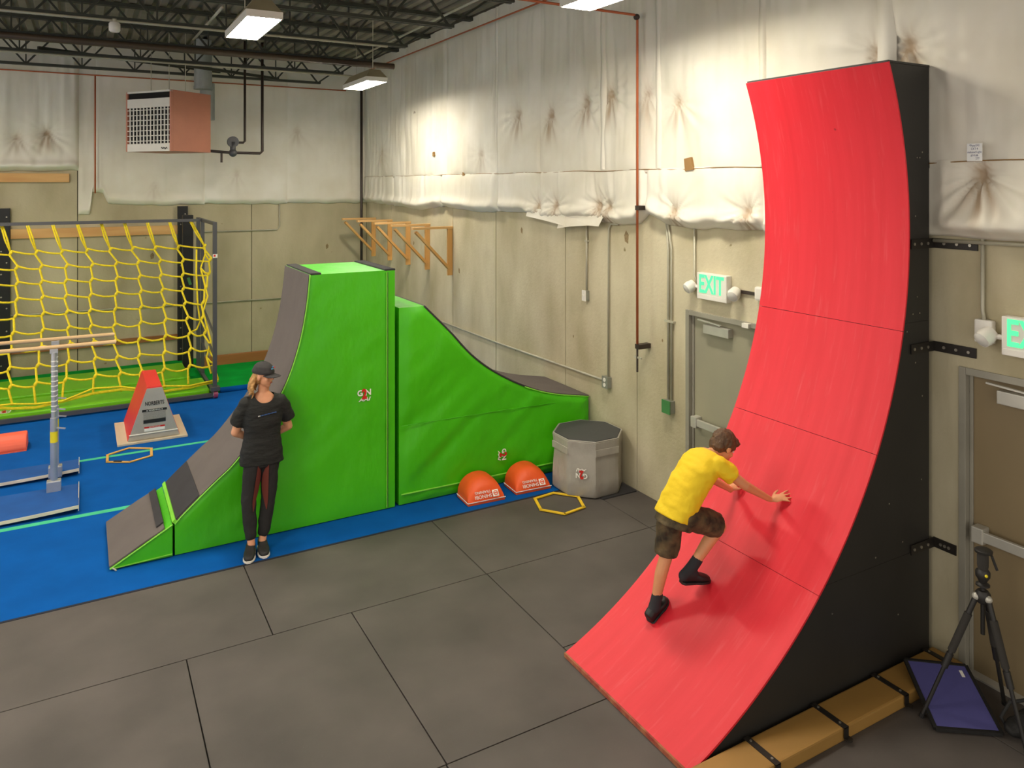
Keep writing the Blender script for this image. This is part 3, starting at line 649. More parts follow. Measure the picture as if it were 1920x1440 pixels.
obj('rope_tail', MB().tube([(1.72, 14.1, 2.3), (1.71, 14.05, 1.9), (1.72, 13.95, 1.4), (1.74, 13.8, 1.1), (1.68, 13.75, .98), (1.58, 13.72, .95)], .016, 6), 'rope', net, smooth=True)
# green mats under the net
for x0, x1, y0, y1, z1, lb, g2 in ((-3.4, 1.78, 12.99, 13.85, .14, 'lime green mat under the front of the cargo net', True), (-3.4, 1.6, 13.93, 15.1, .16, 'darker green mat behind, under the back of the cargo net', False)):
    t = thing('landing_mat', lb, 'mat', ((x0+x1)/2, (y0+y1)/2, 0))
    obj('cover', MB().box(x0, x1, y0, y1, .012, z1), 'lime', t, bevel=.02)
    obj('base_band', MB().box(x0-.002, x1+.002, y0-.003, y0+.02, .012, .05), 'velcro', t)
    if g2:
        logo(t, (-.98, 13.14, .14), (1, 0, 0), (0, 1, 0), .1)

# ------------------------------------------------------------------ green curved ramps
FY, BY = 7.62, 8.64
def smoothprof(pts, n=5):
    out = []
    for i in range(len(pts)-1):
        p0 = pts[max(i-1, 0)]; p1 = pts[i]; p2 = pts[i+1]; p3 = pts[min(i+2, len(pts)-1)]
        for k in range(n):
            t = k/n
            out.append(tuple(.5*((2*p1[a])+(-p0[a]+p2[a])*t+(2*p0[a]-5*p1[a]+4*p2[a]-p3[a])*t*t+(-p0[a]+3*p1[a]-3*p2[a]+p3[a])*t**3) for a in (0, 1)))
    return out+[pts[-1]]
def cloth_face(prof, y, amp, seed, nx=70):
    """front face of a padded block: grid over the profile, with soft diagonal folds"""
    xs = [p[0] for p in prof]; zs = [p[1] for p in prof]; mb = MB(); x0, x1 = min(xs), max(xs); nz = 46
    for i in range(nx+1):
        x = x0+(x1-x0)*i/nx; top = float(np.interp(x, xs, zs))
        for j in range(nz+1):
            s = j/nz; z = .015+(top-.015)*s
            e = min(1, 6*min(x-x0, x1-x)/.5+0, 6*min(z-.0, top-z)/.4); e = max(0, e)
            q = (x*.75-z*.9); f = float(vn(np.array(q*3.2+seed), np.array((x+z)*.8+seed)))-.5+.5*(float(vn(np.array(q*8+seed*2), np.array((x+z)*1.3)))-.5)
            mb.v.append((x, y-amp*e*(f+.5), z))
    n_ = nz+1; mb.f = [(i*n_+j, (i+1)*n_+j, (i+1)*n_+j+1, i*n_+j+1) for i in range(nx) for j in range(nz)]
    return mb
# toe wedge
wd = thing('wedge_mat', 'small green wedge with grey top at the foot of the tall ramp', 'mat', (.47, 8.1, 0))
obj('body', MB().prism([(.22, .012), (.725, .012), (.725, .30), (.22, .02)], FY-.01, BY), 'green', wd, bevel=.006)
obj('ramp_surface', MB().strip([(.215, .03), (.35, .105), (.5, .19), (.62, .25), (.66, .277)], .012, FY-.008, BY), 'nonskid', wd, smooth='auto')
obj('velcro_flap', MB().strip([(.6, .257), (.66, .292)], .012, FY+.1, BY-.03), 'velcro', wd)
obj('piping', MB().tube([(.215, FY-.014, .02), (.725, FY-.014, .302)], .008, 6), 'limepipe', wd)
obj('zip', MB().tube([(.23, FY-.016, .02), (.72, FY-.016, .035)], .006, 6), 'limepipe', wd)
obj('zip_pull', MB().bar((.235, FY-.02, .03), (.265, FY-.05, .012), .012, .006), 'alu', wd)
# tall ramp
K = smoothprof([(.745, .30), (.82, .38), (1.07, .60), (1.27, .77), (1.51, 1.06), (1.69, 1.34), (1.81, 1.61), (1.90, 1.92), (1.955, 2.23), (1.985, 2.52)])
r1 = thing('curved_ramp', 'tall green padded ramp with grey curved running face', 'ramp', (2, 8.1, 0))
prof1 = [(.745, .012)]+K+[(2.885, 2.52), (2.885, .012)]
obj('body', MB().prism(prof1, FY, BY), 'green', r1)
obj('side_cover', cloth_face(K+[(2.885, 2.52)], FY-.001, .012, 3), 'green', r1, smooth=True, fix=False)
obj('running_face', MB().strip(K, .012, FY-.004, BY+.004), 'nonskid', r1, smooth='auto')
obj('velcro_flap', MB().strip(K[:9], .02, FY+.0, BY-.02), 'velcro', r1, smooth='auto')
obj('lower_trim', MB().strip([(.742, .302), (.765, .327)], .028, FY-.006, BY), 'limepipe', r1)
obj('top_flap', MB().box(1.99, 2.10, FY-.004, BY+.004, 2.515, 2.535), 'velcro', r1, bevel=.006)
obj('top_flap', MB().box(2.77, 2.89, FY-.004, BY+.004, 2.515, 2.535), 'velcro', r1, bevel=.006)
obj('piping', MB().tube([(x, FY-.014, z) for x, z in K], .007, 6), 'limepipe', r1, smooth=True)
obj('piping', MB().tube([(2.79, FY-.016, .03), (2.79, FY-.016, 2.5)], .006, 6), 'limepipe', r1)
obj('seam', MB().tube([(2.80, FY-.014, .03), (2.80, FY-.014, 2.5)], .004, 6), 'velcro', r1)
logo(r1, (2.545, FY-.012, 1.25), (1, 0, 0), (0, 0, 1), .085)
# second ramp
K2 = smoothprof([(3.22, 2.11), (3.53, 1.80), (3.79, 1.52), (4.09, 1.29), (4.48, 1.08), (4.88, .94), (5.39, .84)])
r2 = thing('curved_ramp', 'lower green padded ramp curving down to the right wall', 'ramp', (4.1, 8.1, 0))
prof2 = [(2.935, .012), (2.935, 2.11)]+K2+[(5.39, .012)]
obj('body', MB().prism(prof2, FY+.01, BY), 'green', r2)
obj('side_cover', cloth_face([(2.935, 2.11)]+K2, FY+.009, .045, 11), 'green', r2, smooth=True, fix=False)
obj('running_face', MB().strip(K2, .012, FY+.004, BY+.004), 'nonskid', r2, smooth='auto')
obj('velcro_edge', MB().tube([(x, FY+.004, z) for x, z in K2[:22]], .009, 6), 'velcro', r2, smooth=True)
obj('piping', MB().tube([(x, FY-.002, z-.006) for x, z in K2[20:]], .007, 6), 'limepipe', r2, smooth=True)
obj('piping', MB().tube([(2.95, FY-.02, .13), (4.1, FY-.038, .13), (5.36, FY-.02, .13)], .009, 6), 'limepipe', r2)
obj('seam', MB().tube([(2.95, FY-.022, .86), (4.2, FY-.022, .85), (5.36, FY-.012, .82)], .004, 6), 'green', r2)
logo(r2, (4.17, FY-.034, .35), (0, 0, -1), (1, 0, 0), .075)

# ------------------------------------------------------------------ small foam pieces on the floor
def dome(cx, cy, rz, label):
    t = thing('foam_dome', label, 'foam dome', (cx, cy, .004), rz, 'orange half domes')
    hx, hy, H_ = .215, .15, .215; mb = MB(); n = 24; m = 16; R = Matrix.Rotation(rz, 3, 'Z')
    def P(x, y, z): v = R @ Vector((x, y, z)); return (v.x+cx, v.y+cy, v.z+.004)
    for j in range(m+1):
        q = -1+2*j/m; fy = math.sqrt(max(0, 1-min(q-.25, 0)**2/1.5625)) if q < .25 else 1.0
        for i in range(n+1):
            a = PI*i/n; mb.v.append(P(-hx*math.cos(a)*(1 if q > -.9 else .98), q*hy, .03+(H_)*math.sin(a)**.85*fy))
    nn = n+1; mb.f = [(j*nn+i, j*nn+i+1, (j+1)*nn+i+1, (j+1)*nn+i) for j in range(m) for i in range(n)]
    mb.f += [tuple(m*nn+i for i in range(nn)), tuple(reversed([i for i in range(nn)]))]
    obj('cushion', mb, 'orange', t, smooth='auto')
    obj('base', MB().add([P(x, y, z) for z in (0, .032) for y in (-hy-.004, hy+.004) for x in (-hx-.004, hx+.004)], [(0,2,3,1),(4,5,7,6),(0,1,5,4),(2,6,7,3),(0,4,6,2),(1,3,7,5)]), 'orange', t, bevel=.008)
    obj('piping', MB().tube([P(-hx-.008, hy, .034), P(-hx-.008, -hy-.008, .034), P(hx+.006, -hy-.008, .034)], .005, 6), 'print_white', t)
    nrm = R @ Vector((0, -.80, .6)); r = R @ Vector((-1, 0, 0)); u = (nrm.cross(r)); c = Vector(P(.0, -hy*.93, .082))
    text('lettering', 'SHINOBI', .052, c+r*.045+u*.012, r, u, 'print_white', t, off=.022)
    text('lettering', 'TRAINING', .04, c+r*.042-u*.032, r, u, 'print_white', t, off=.022)
    e = c-r*.10
    quad('emblem', e, r, u, .07, .07, 'print_white', t, off=.024)
    ring = [e+nrm.normalized()*.028+(r*math.cos(k*PI/8)+u*math.sin(k*PI/8))*.022 for k in range(17)]
    obj('emblem_ring', MB().tube([tuple(p) for p in ring], .004, 5), 'orange', t)
    quad('emblem_band', e, r, u, .03, .01, 'orange', t, off=.03)
dome(3.79, 7.385, math.radians(-3), 'orange half dome left of its twin before the green ramp')
dome(4.385, 7.395, math.radians(-3), 'orange half dome touching the grey octagon block')
oc = thing('octagon_block', 'grey vinyl octagon block with black top in the wall corner', 'foam block', (4.99, 7.10, 0))
def octp(r, z, rot=PI/8): return [(5.005+r*math.cos(rot+k*PI/4), 7.10+r*math.sin(rot+k*PI/4), z) for k in range(8)]
mb = MB(); lv = [(.385, .012), (.405, .04), (.40, .2), (.392, .45), (.40, .55), (.405, .61), (.39, .622)]
seg = 6
def octs(r, z, amp):
    p = octp(r, z); out = []
    for k in range(8):
        a, b = Vector(p[k]), Vector(p[(k+1) % 8])
        for i in range(seg):
            q = a.lerp(b, i/seg); n_ = (q-Vector((5.005, 7.10, z))).normalized(); out.append(tuple(q+n_*amp*math.sin(k*2.3+i*1.9+z*9)))
    return out
for r, z in lv: mb.v += octs(r, z, .006 if .05 < z < .56 else 0)
n8 = 8*seg
mb.f = [(j*n8+k, j*n8+(k+1) % n8, (j+1)*n8+(k+1) % n8, (j+1)*n8+k) for j in range(len(lv)-1) for k in range(n8)]+[tuple(range(n8-1, -1, -1)), tuple((len(lv)-1)*n8+k for k in range(n8))]
obj('cover', mb, 'grey', oc, smooth='auto')
mb = MB(); mb.v = octp(.385, .62)+octp(.38, .632); mb.f = [(k, (k+1) % 8, 8+(k+1) % 8, 8+k) for k in range(8)]+[tuple(range(8, 16)), tuple(range(7, -1, -1))]
obj('lid', mb, 'lidblack', oc)
obj('lid_piping', MB().tube(octp(.398, .622)+[octp(.398, .622)[0]], .007, 6), 'grey', oc)
fc = [Vector(p) for p in octp(.405, .5)]
for k in (3, 5): obj('top_flap', MB().bar(tuple(fc[k]), tuple(fc[(k+1) % 8]), .010, .075), 'grey', oc, bevel=.003)
obj('ground_mat', MB().box(4.92, 5.38, 6.69, 7.0, 0, .012), 'velcro', oc)
fa = PI/8+4*PI/4+PI/8; nr = Vector((math.cos(fa), math.sin(fa), 0)); rt = Vector((0, 0, 1)).cross(nr)*1
logo(oc, Vector((5.005, 7.10, .27))+nr*.387, -rt, (0, 0, -1), .075)
def hoop(pts, m, name, label, dark=None):
    t = thing('hex_hoop', label, 'hoop', (sum(p[0] for p in pts)/6, sum(p[1] for p in pts)/6, 0))
    for k in range(6):
        a, b = pts[k], pts[(k+1) % 6]; d = (Vector(b)-Vector(a)).normalized()*.012
        obj('side', MB().bar((a[0]-d.x, a[1]-d.y, .014), (b[0]+d.x, b[1]+d.y, .014), .03, .014), m, t, bevel=.003)
    if dark:
        a, b = Vector(pts[dark]), Vector(pts[(dark+1) % 6])
        obj('clip', MB().bar((*(a.lerp(b, .35)), .024), (*(a.lerp(b, .7)), .024), .03, .006), 'print_black', t)
hoop([(4.28, 7.06), (4.54, 7.09), (4.72, 6.88), (4.62, 6.62), (4.35, 6.58), (4.19, 6.79)], 'yellowhoop', 'h', 'yellow hexagon hoop lying on black mats before the octagon')
hoop([(.28, 10.85), (.53, 11.0), (.78, 10.84), (.76, 10.55), (.51, 10.44), (.27, 10.58)], 'tanhoop', 'h', 'orange tan hexagon hoop lying on blue carpet', 4)
# trapezoid vault block
tv = thing('trapezoid_block', 'red and silver trapezoid block with warning panel on plywood base', 'foam block', (.84, 11.7, 0))
obj('base_board', MB().box(.40, 1.25, 11.14, 12.2, .004, .03), 'ply', tv, bevel=.003)
tp = [(.52, .03), (1.16, .03), (.935, .72), (.755, .72)]
obj('body', MB().prism(tp, 11.22, 12.25), 'redside', tv, bevel=.008)
obj('front_panel', MB().prism([(.525, .035), (1.155, .035), (.938, .70), (.752, .70)], 11.205, 11.222), 'silver', tv)
obj('hem', MB().tube([(.54, 11.2, .11), (1.13, 11.2, .11)], .008, 6), 'print_white', tv)
FYn = 11.204
text('maker_lettering', 'NORBERTS', .072, (.845, FYn, .50), (1, 0, 0), (0, 0, 1), 'print_black', tv, xs=.66, bold=.01)
quad('warning_strip', (.845, FYn, .41), (1, 0, 0), (0, 0, 1), .30, .03, 'print_black', tv)
text('warning_lettering', 'A WARNING A', .026, (.845, FYn, .41), (1, 0, 0), (0, 0, 1), 'print_white', tv, off=.006, xs=1.15)
quad('fine_print', (.845, FYn, .345), (1, 0, 0), (0, 0, 1), .27, .10, 'print_grey', tv)
quad('black_strip', (.845, FYn, .265), (1, 0, 0), (0, 0, 1), .27, .045, 'print_black', tv)
quad('red_strip', (.845, FYn, .185), (1, 0, 0), (0, 0, 1), .25, .02, 'print_red', tv)
text('red_strip_lettering', 'WARNING', .018, (.845, FYn, .185), (1, 0, 0), (0, 0, 1), 'print_white', tv, off=.006, xs=1.6)
quad('white_strip', (.845, FYn, .155), (1, 0, 0), (0, 0, 1), .25, .04, 'print_white', tv)
# orange bolster at left
bl = thing('foam_bolster', 'coral half round bolster cut off by the left edge', 'bolster', (-1.2, 11.75, .004))
ar = arc((11.75, .02), .19, 0, PI, 16)
obj('cushion', MB().prism([(a, b) for a, b in ar], -1.9, -.62, 'x'), 'coral', bl, bevel=.02)
obj('base', MB().box(-1.9, -.62, 11.56, 11.94, .004, .022), 'coral', bl)
# blue curled mats under the bars
for (y0, y1, lb) in ((10.28, 10.80, 'blue carpeted board under the far parallel bar'), (9.10, 9.92, 'blue carpeted board under the near parallel bar')):
    t = thing('carpeted_board', lb, 'mat', (-1, y0, 0))
    mb = MB(); n_ = 30
    for i in range(n_+1):
        x = -3+2.97*i/n_; zl = .03+.03*max(0, (x+1)/1)**2
        mb.v += [(x, y0, zl), (x, y1, .012), (x, y1, .035), (x, y0, zl+.035)]
    mb.f = [(4*i+k, 4*i+4+k, 4*i+4+(k+1) % 4, 4*i+(k+1) % 4) for i in range(n_) for k in range(4)]+[(0,1,2,3), (4*n_, 4*n_+3, 4*n_+2, 4*n_+1)]
    obj('board', mb, 'bluebase', t)
    mb = MB()
    for i in range(n_+1):
        x = -3+2.97*i/n_; zl = .03+.03*max(0, (x+1)/1)**2
        mb.v += [(x, y0-.006, zl), (x, y0+.004, zl), (x, y0+.004, zl+.033), (x, y0-.006, zl+.033)]
    mb.f = [(4*i+k, 4*i+4+k, 4*i+4+(k+1) % 4, 4*i+(k+1) % 4) for i in range(n_) for k in range(4)]+[(0,1,2,3), (4*n_, 4*n_+3, 4*n_+2, 4*n_+1)]
    obj('foam_edge', mb, 'foam', t)
    obj('end_edge', MB().box(-.034, -.028, y0, y1-.05, .03, .075), 'foam', t)
# parallel bars
pb = thing('parallel_bars', 'wooden parallel bars on chrome adjustable post at left', 'gym bars', (-.27, 9.83, 0))
for y, xe in ((9.8, .34), (10.3, .34)):
    r = obj('rail', MB().tube([(-3, y, 1.64), (xe, y, 1.625)], .022, 14), 'railwood', pb, smooth='auto')
    p = obj('post', MB().tube([(-.27, y, .06), (-.27, y, .85)], .037, 18), 'chrome', pb, smooth='auto')
    obj('inner_post', MB().tube([(-.27, y, .85), (-.27, y, 1.57)], .027, 16), 'chrome', p, smooth='auto')
    for k in range(11): obj('notch_ring', MB().tube([(-.27, y, .92+k*.055), (-.27, y, .93+k*.055)], .0295, 14), 'print_white', p)
    obj('rail_saddle', MB().box(-.31, -.23, y-.02, y+.02, 1.56, 1.61), 'chrome', p, bevel=.004)
    for z in (.95, .74): obj('clamp_lever', MB().bar((-.24, y-.03, z), (-.16, y-.06, z-.01), .02, .012), 'chrome', p)
    obj('foot_collar', MB().box(-.34, -.2, y-.05, y+.05, .03, .16), 'chrome', p, bevel=.01)
    obj('label_sticker', MB().tube([(-.27, y, .58), (-.27, y, .70)], .0378, 18), 'yellowtag', p)

# ------------------------------------------------------------------ red warped wall
CC, RR = (1.832, 3.069), 3.276; Y0, Y1 = 3.32, 4.60; XB = XW-.055; XB2 = XB
a0 = math.asin((.03-CC[1])/RR); a1 = math.asin((4.28-CC[1])/RR)
ww = thing('warped_wall', 'tall curved red warped wall with black plywood sides', 'warped wall', (4.4, 4, 0))
angs = lambda z: math.asin((z-CC[1])/RR)
breaks = [a0, angs(.76), angs(1.57), angs(2.39), a1]
for k in range(4):
    p = arc(CC, RR, breaks[k]+.0007, breaks[k+1]-.0007, 18)
    o = obj('red_sheet', MB().strip(arc(CC, RR+.014, breaks[k]+.0005, breaks[k+1]-.0005, 18), .014, Y0-.012, Y1+.012), 'red', ww, smooth='auto')
cv = arc(CC, RR+.0145, a0, a1, 44)
for y, zz in ((Y0, 0), (Y1-.02, 0)):
    zb_ = [0.0, .80, 2.44, 4.28]
    for k in range(3):                                            # black side sheets, stacked
        lo, hi = zb_[k]+.001, zb_[k+1]-.001
        xb = XB2 if hi < 2.9 else XB
        pr = [(x, z) for x, z in cv if lo < z < hi]
        xl = lambda z: CC[0]+math.sqrt((RR+.0145)**2-(z-CC[1])**2)
        pr = ([(xl(max(lo, .03)), lo)]+pr+[(xl(hi) if hi < 4.27 else cv[-1][0], hi), (XB2 if hi < 2.9 else XB, hi), (XB2 if hi < 2.9 else XB, lo)])
        obj('side_sheet', MB().prism(pr, y, y+.018), 'blackply', ww)
obj('back_sheet', MB().box(XB-.03, XB-.012, Y0+.02, Y1-.02, .02, 4.27), 'blackply', ww)
obj('top_sheet', MB().box(cv[-1][0]-.005, XB, Y0-.004, Y1+.004, 4.28, 4.295), 'blackply', ww)
obj('toe_edge', MB().box(CC[0]+RR*math.cos(a0)-.012, CC[0]+RR*math.cos(a0)+.012, Y0-.012, Y1+.012, .001, .03), 'plyedge', ww, label='worn red plywood edge')
scr = [(5.22, 2.62), (5.17, 2.50), (5.25, 2.50), (5.1, 2.38), (5.22, 3.62), (5.25, 3.62), (5.28, 3.66), (5.2, 2.15), (5.28, 1.9), (5.05, .9), (4.75, .86), (5.27, 1.3), (4.9, 1.2), (4.3, .6), (5.2, 3.2), (3.6, .3), (5.0, .4)]
for x, z in scr: obj('screw', MB().tube([(x, Y0-.001, z), (x, Y0-.004, z)], .006, 6), 'boltmat', ww)
for k, z in enumerate((3.0, 2.25, .82)):
    t = thing('angle_strap', ['black steel angle strap at the insulation edge holding the ramp', 'middle black steel angle strap tying the ramp to the wall', 'lowest black steel angle strap beside the brown door frame'][k], 'bracket', (XW-.01, Y0-.02, z), group='black angle straps on the ramp')
    ye = (3.0, 3.01, 3.15)[k]
    dz = (0, .0, .0)[k]
    obj('wall_leg', MB().box(XW-.012, XW-.002, ye, Y0-.005, z-.035, z+.035), 'strap', t)
    obj('ramp_leg', MB().box(XW-.28, XW-.002, Y0-.013, Y0-.005, z-.035, z+.035), 'strap', t)
    for q in range(3):
        yy = ye+.05+q*(Y0-.1-ye)/2.4; obj('bolt', MB().tube([(XW-.012, yy, z), (XW-.018, yy, z)], .011, 8), 'boltmat', t)
        xx = XW-.25+q*.08; obj('bolt', MB().tube([(xx, Y0-.013, z), (xx, Y0-.019, z)], .011, 8), 'boltmat', t)

# ------------------------------------------------------------------ tan beam, board, tripod, bag
bm_ = thing('balance_beam', 'long low tan padded beam strapped along the foot of the ramp', 'beam', (4.2, 3.17, 0))
obj('pad', MB().box(2.75, 5.36, 3.065, 3.29, 0, .085), 'tan', bm_, bevel=.012)
for x in (2.9, 3.49, 4.09, 4.695, 5.27):
    s = obj('strap', MB().box(x-.02, x+.02, 3.052, 3.30, .085, .091), 'strap', bm_)
    obj('strap_end', MB().box(x-.02, x+.02, 3.052, 3.058, .03, .09), 'strap', s)
    obj('strap_tab', MB().lathe((x, 3.04, .022), [(.026, 0), (.026, .008)], 14), 'strap', s)
    for y in (3.1, 3.26): obj('bolt', MB().tube([(x, y, .09), (x, y, .095)], .008, 8), 'boltmat', s)
bd = thing('folding_board', 'indigo fabric panel with black edging leaning on the tan beam', 'panel', (4.95, 2.95, 0))
A, B, Cc, D = Vector((4.93, 3.22, .15)), Vector((5.24, 2.985, .14)), Vector((4.97, 2.61, .012)), Vector((4.655, 2.84, .012))
nn_ = (B-A).cross(D-A).normalized(); nn_ = nn_ if nn_.z > 0 else -nn_
obj('fabric', MB().add([*(A, B, Cc, D), *(p+nn_*.012 for p in (A, B, Cc, D))], [(0,1,2,3),(7,6,5,4),(0,4,5,1),(1,5,6,2),(2,6,7,3),(3,7,4,0)]), 'indigo', bd)
for p, q in ((A, B), (B, Cc), (Cc, D), (D, A)): obj('edging', MB().bar(tuple(p+nn_*.006), tuple(q+nn_*.006), .022, .02), 'bag', bd)
lc = B.lerp(A, .16).lerp(Cc, .1); obj('label_patch', MB().bar(tuple(lc+nn_*.014), tuple(lc+nn_*.014+(Cc-B).normalized()*.05), .02, .003), 'print_white', bd)
tr = thing('camera_tripod', 'black camera tripod standing before the brown door', 'tripod', (5.0, 2.74, 0))
ap = Vector((5.0, 2.74, .80))
for ft in ((4.70, 2.96, 0), (4.93, 2.44, 0), (5.29, 2.76, 0)):
    ft = Vector(ft); d = (ft-ap); a = ap+Vector((d.x, d.y, 0)).normalized()*.04
    l = obj('leg', MB().tube([tuple(a), tuple(a.lerp(ft, .55))], .017, 12), 'tripod', tr, smooth='auto')
    obj('foam_grip', MB().tube([tuple(a.lerp(ft, .14)), tuple(a.lerp(ft, .45))], .023, 14), 'tripodgrip', l, smooth='auto')
    obj('twist_lock', MB().tube([tuple(a.lerp(ft, .47)), tuple(a.lerp(ft, .58))], .021, 12), 'tripod', l, smooth='auto')
    obj('lower_leg', MB().tube([tuple(a.lerp(ft, .55)), tuple(a.lerp(ft, .985))], .0125, 10), 'tripod', l, smooth='auto')
    obj('rubber_foot', MB().tube([tuple(a.lerp(ft, .97)), tuple(ft)], .016, 10), 'bag', l)
    obj('leg_hinge', MB().ball(tuple(a), .024, 8), 'alu', l, smooth=True)
obj('spider', MB().lathe((5.0, 2.74, .76), [(.03, 0), (.045, .02), (.045, .06), (.03, .08)], 16), 'tripod', tr, smooth='auto')
obj('centre_column', MB().tube([(5.0, 2.74, .56), (5.0, 2.74, .86)], .013, 12), 'tripod', tr, smooth='auto')
obj('head_base', MB().lathe((5.0, 2.74, .86), [(.022, 0), (.04, .01), (.04, .02), (.022, .03), (.03, .05), (.042, .07), (.042, .1), (.03, .115)], 18), 'tripod', tr, smooth='auto')
obj('pistol_grip', MB().lathe((5.0, 2.74, .97), [(.028, 0), (.033, .03), (.033, .09), (.028, .11)], 16), 'tripodgrip', tr, smooth='auto')
obj('top_plate', MB().lathe((5.0, 2.735, 1.075), [(.03, 0), (.05, .008), (.052, .022), (.04, .03)], 18), 'tripod', tr, smooth='auto')
obj('grip_lever', MB().bar((5.045, 2.71, 1.06), (5.07, 2.69, .97), .01, .014), 'tripod', tr)
obj('level_bubble', MB().ball((4.975, 2.705, .95), .01, 6), 'yellowtag', tr, smooth=True)

# ------------------------------------------------------------------ people
class Blob(MB):
    def limb(s, a, ra, b, rb, n=14):
        a, b = Vector(a), Vector(b); s.tube([a, b], [ra, rb], n); s.ball(a, ra, 7); s.ball(b, rb, 7); return s
    def ell(s, c, r, R=None):
        k = len(s.v); s.ball((0, 0, 0), 1, 9); R = R or Matrix.Identity(3); c = Vector(c)
        for i in range(k, len(s.v)):
            v = s.v[i]; s.v[i] = tuple(c+R @ Vector((v[0]*r[0], v[1]*r[1], v[2]*r[2])))
        return s
    def loft(s, rings, n=24, e=2.3):
        """rings: (centre, axis_side * half width, axis_depth * half depth)"""
        vs = []; fs = []
        for c, a, b in rings:
            c, a, b = Vector(c), Vector(a), Vector(b)
            for k in range(n):
                t = 2*PI*k/n; ct, st = math.cos(t), math.sin(t)
                vs.append(c+a*math.copysign(abs(ct)**(2/e), ct)+b*math.copysign(abs(st)**(2/e), st))
        for j in range(len(rings)-1):
            for k in range(n): fs.append((j*n+k, j*n+(k+1) % n, (j+1)*n+(k+1) % n, (j+1)*n+k))
        fs += [tuple(range(n-1, -1, -1)), tuple((len(rings)-1)*n+k for k in range(n))]
        return s.add(vs, fs)
def blob(name, mb, m, parent, voxel=.008, smooth=4, wrinkle=0, wscale=14, wvec=(1,1,1), cut=None, keep=None):
    me = bpy.data.meshes.new('b'); me.from_pydata([Vector(v) for v in mb.v], [], mb.f)
    bm = bmesh.new(); bm.from_mesh(me); bmesh.ops.recalc_face_normals(bm, faces=bm.faces); bm.to_mesh(me); bm.free()
    t = bpy.data.objects.new('b', me); C.objects.link(t)
    r = t.modifiers.new('r', 'REMESH'); r.mode = 'VOXEL'; r.voxel_size = voxel; r.use_smooth_shade = True
    if smooth: q = t.modifiers.new('s', 'SMOOTH'); q.factor = .5; q.iterations = smooth
    dg = bpy.context.evaluated_depsgraph_get(); out = bpy.data.meshes.new_from_object(t.evaluated_get(dg))
    bpy.data.objects.remove(t)
    bm = bmesh.new(); bm.from_mesh(out); bm.normal_update()
    if wrinkle:
        for v in bm.verts:
            q = Vector((v.co.x*wvec[0], v.co.y*wvec[1], v.co.z*wvec[2])); w = mnoise.noise(q*wscale)+.5*mnoise.noise(q*wscale*2.1); v.co += v.normal*w*wrinkle
    for f in (cut, (lambda c: not keep(c)) if keep else None):
        if f: bmesh.ops.delete(bm, geom=[q for q in bm.faces if f(q.calc_center_median())], context='FACES')
    if cut or keep:
        bmesh.ops.delete(bm, geom=[v for v in bm.verts if not v.link_faces], context='VERTS')
        for _ in range(12):
            mv = {}
            for v in bm.verts:
                nb = [e.other_vert(v).co for e in v.link_edges if e.is_boundary]
                if len(nb) == 2: mv[v] = v.co*.4+(nb[0]+nb[1])*.3
            for v, c in mv.items(): v.co = c
    inv = mtx(parent).inverted(); bm.transform(inv)
    for q in bm.faces: q.smooth = True
    bm.to_mesh(out); bm.free(); out.materials.clear(); out.materials.append(M[m]); out.name = name
    o = bpy.data.objects.new(name, out); C.objects.link(o); o.parent = parent; return o
def basis(fwd, up=(0, 0, 1)):
    f = Vector(fwd).normalized(); r = f.cross(Vector(up)).normalized(); u = r.cross(f)
    return Matrix((r, f, u)).transposed()              # columns: right, forward, up
def head_parts(b, c, R, s=1):
    c = Vector(c); P = lambda x, y, z: c+R @ Vector((x*s, y*s, z*s))
    b.ell(P(0, -.012, .025), (.074*s, .092*s, .088*s), R); b.ell(P(0, .022, -.04), (.058*s, .062*s, .068*s), R)
    b.ell(P(0, .050, -.088), (.028*s, .026*s, .022*s), R); b.ell(P(0, .093, -.022), (.011*s, .017*s, .016*s), R); b.ell(P(0, .082, .0), (.009*s, .012*s, .026*s), R)
    b.ell(P(0, .066, .028), (.05*s, .018*s, .014*s), R); b.ell(P(0, .078, -.058), (.022*s, .012*s, .011*s), R)
    for q in (-1, 1): b.ell(P(q*.076, -.008, -.012), (.010*s, .019*s, .030*s), R); b.ell(P(q*.034, .062, -.026), (.022*s, .016*s, .018*s), R)
def face_details(t, c, R, s=1):
    c = Vector(c); P = lambda x, y, z: tuple(c+R @ Vector((x*s, y*s, z*s)))
    for q in (-1, 1):
        e = Blob(); e.ell(P(q*.031, .070, .004), (.013*s, .008*s, .007*s), R); o = obj('eye', e, 'eye', t, smooth=True)
        e = Blob(); e.ell(P(q*.031, .0765, .004), (.006*s, .003*s, .006*s), R); obj('iris', e, 'iris', o, smooth=True)
    e = Blob(); e.ell(P(0, .0845, -.058), (.021*s, .006*s, .006*s), R); obj('lips', e, 'lip', t, smooth=True)
